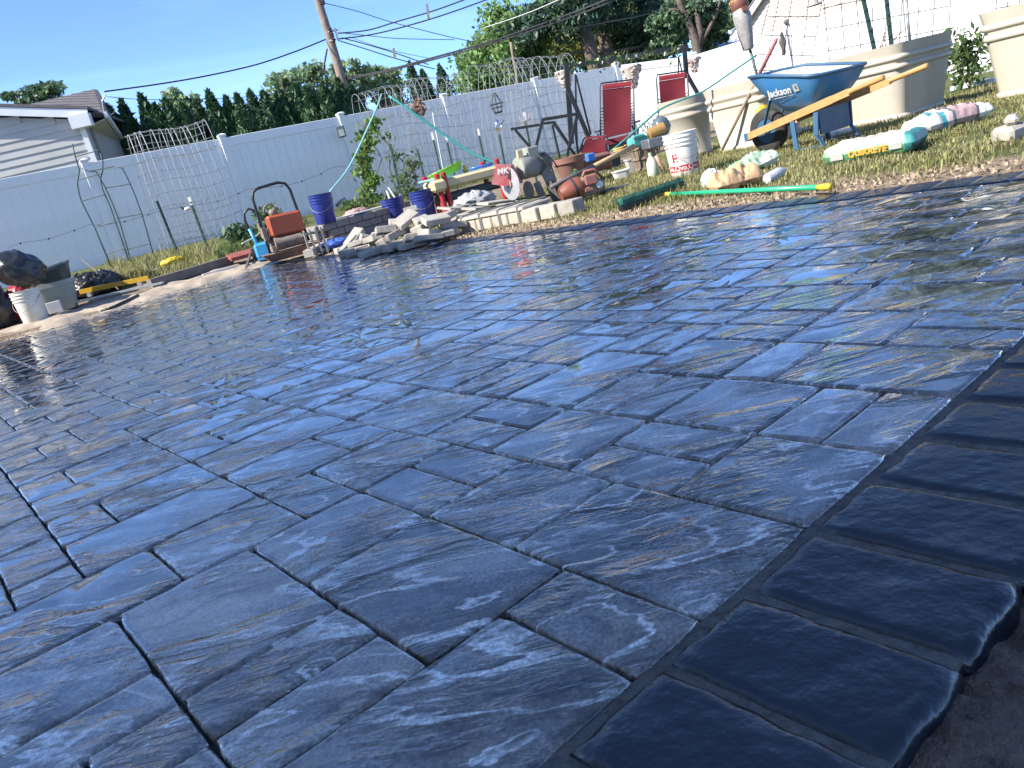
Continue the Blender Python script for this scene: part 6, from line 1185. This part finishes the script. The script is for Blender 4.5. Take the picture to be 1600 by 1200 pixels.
m = MB(); m.lathe([(.012, -.17), (.04, -.15), (.045, -.08), (.075, .0), (.07, .05), (.035, .09), (.04, .12), (.015, .16)], 14, scale=(.75, .5)); m.build('body', M_DKM, t, True); m = MB(); m.tube([(0, 0, .15), (-.02, 0, .2)], .004, 4); m.build('wire', M_DKM, t)
m = MB(); c = aty(1272, 2, 10.0); m.lathe([(.09, -.05), (.095, -.04), (.05, -.02), (.05, .06)], 20); solo('bell_ornament', m, M_OWLB, 'grey bell shaped cap hanging on the wire panel', 'ornament', c, True, world=False)
def wirepanel(name, label, lines, Y, r=.0062):
    x0 = aty(*lines[0][1], Y); t = thing(name, label, 'trellis', (x0.x, x0.y, gz(x0.x, x0.y)))
    for a_, b_ in lines: m = MB(); m.tube([aty(*a_, Y), aty(*b_, Y)], r, 5); m.build('wire', M_DKM, t, world=True)
    return t
wirepanel('mesh_trellis', 'tapering wire panel in front of the shepherd hook', [((1206, -10), (1168, 138)), ((1219, -10), (1190, 135)), ((1239, -10), (1215, 128)), ((1265, -10), (1250, 115)), ((1286, -10), (1266, 112)), ((1200, 26), (1280, 26)), ((1193, 55), (1274, 57)), ((1185, 85), (1269, 87)), ((1178, 110), (1266, 110))], 11.0)
wirepanel('mesh_trellis', 'upright wire panel behind the large square planter', [((1286, -10), (1298, 112)), ((1313, -10), (1322, 105)), ((1337, -10), (1347, 98)), ((1362, -10), (1366, 92)), ((1410, -10), (1404, 90)), ((1437, -10), (1431, 78)), ((1461, -10), (1456, 72)), ((1486, -10), (1481, 68)), ((1286, 13), (1484, -30)), ((1289, 46), (1485, 9)), ((1292, 80), (1483, 44))], 10.4)
wirepanel('mesh_trellis', 'wire panel rising behind the right hand tan planter', [((1558, -10), (1552, 60)), ((1576, -10), (1570, 50)), ((1594, -10), (1590, 46)), ((1557, 13), (1610, 4)), ((1555, 36), (1608, 27))], 9.6)
for lab2, a_, b_, Y in (('dark green notched stake leaning in the large square planter', (1347, -10), (1380, 90), 9.0), ('second green stake upright in the large square planter', (1384, -10), (1397, 90), 9.1)): tpost(lab2, a_, b_, Y, r=.024)
m = MB(); m.tube([aty(1415, -10, 10.8), aty(1424, 90, 10.8)], .02, 8); solo('conduit', m, M_STEEL, 'slim grey conduit standing behind the wire panel', 'pipe', aty(1424, 90, 10.8), True)
for k in range(9):
    x0 = 1372 + k * 6 + rng.gauss(0, 3); m = MB(); m.tube([aty(x0, -10, 9.4), aty(x0 - 2 + rng.gauss(0, 5), 40, 9.4), aty(1384 + rng.gauss(0, 12), 88, 9.4)], [.003, .004, .006], 4); solo('dry_stem', m, M_POLE, 'dry vine stem rising from the large square planter', 'stem', aty(1384, 88, 9.4), group='dry stems in the large planter')
for lab2, a_, b_, z, w_ in (('upper white board on the ground between tan planters', (1488, 137), (1552, 122), .12, .1), ('lower white board on the ground between tan planters', (1488, 142), (1556, 128), .03, .14)):
    p, q = G(*a_), G(*b_); m = MB(); m.beam(p + Vector((0, 0, z)), q + Vector((0, 0, z)), w_, .05); solo('white_board', m, M_WHITEP, lab2, 'board', p)
for x, y, s_, lab2 in ((1580, 216, (.16, .13, .085), 'rough pale stone lying on the lawn edge'), (1582, 202, (.12, .07, .05), 'small pale block resting on the rough stone')):
    g = G(1580, 219); slab('stone', lab2, 'stone', g + Vector((.0 if y > 210 else .01, 0, .04 if y > 210 else .108)), s_, (.06, -.05, .35 if y > 210 else .9), M_WHT, None, .018)
for x, y, rx_, lab2 in ((1250, 208, .25, 'torn white scrap under the wheelbarrow'), (1310, 212, .3, 'long white plastic scrap below the planter edge')):
    g = G(x, y); m = bag_mb((rx_ / 2, .06, .03), x, .4, 12); solo('plastic_scrap', m, M_WHITEP, lab2, 'scrap', g + Vector((0, 0, .02)), True, world=False)
# ------------------------------------------------------------------ lawn
lawn = []; N = 110000
ua = 26.3 + 48 * nrng.random(N * 3) ** 1.35; ub = 2 + 62 * nrng.random(N * 3)
keep = nrng.random(N * 3) < np.clip((ua - 27.0) / 6.0, .05, 1) * np.where(ub > 50, .4, 1) * np.where(ub > 58, .3, 1)
ua, ub = ua[keep][:N], ub[keep][:N]
pat = np.array([mnoise.noise(Vector((a_ * .22, b_ * .22, 0))) for a_, b_ in zip(ua, ub)]); k2 = (pat > -.15) | (nrng.random(len(ua)) < .3); ua, ub, pat = ua[k2], ub[k2], pat[k2]
o3 = np.array(ORG); Pg = o3 + ua[:, None] * MOD * np.array(AW) + ub[:, None] * MOD * np.array(BW); Pg[:, 2] = [gz(x, y) - .008 for x, y in Pg[:, :2]]
dry = nrng.random(len(ua)) < np.clip(.8 - (ua - 26.3) / 7.0, .22, .85)
blades('lawn_grass', Pg[~dry], .062, .0032, M_GR, .9); blades('dry_lawn_grass', Pg[dry], .035, .003, M_DRY, 1.6)
n = 2600; ua, ub = 25.9 + 2.6 * nrng.random(n), 1 + 58 * nrng.random(n); cen = o3 + ua[:, None] * MOD * np.array(AW) + ub[:, None] * MOD * np.array(BW); cen[:, 2] = [gz(x, y) + .008 for x, y in cen[:, :2]]
ob = leaves('soil_crumbs', cen, .011, M('crumbled_soil', (.25, .19, .13), (.42, .34, .25), .95, 30), None, aspect=.7); tag(ob, kind='stuff')
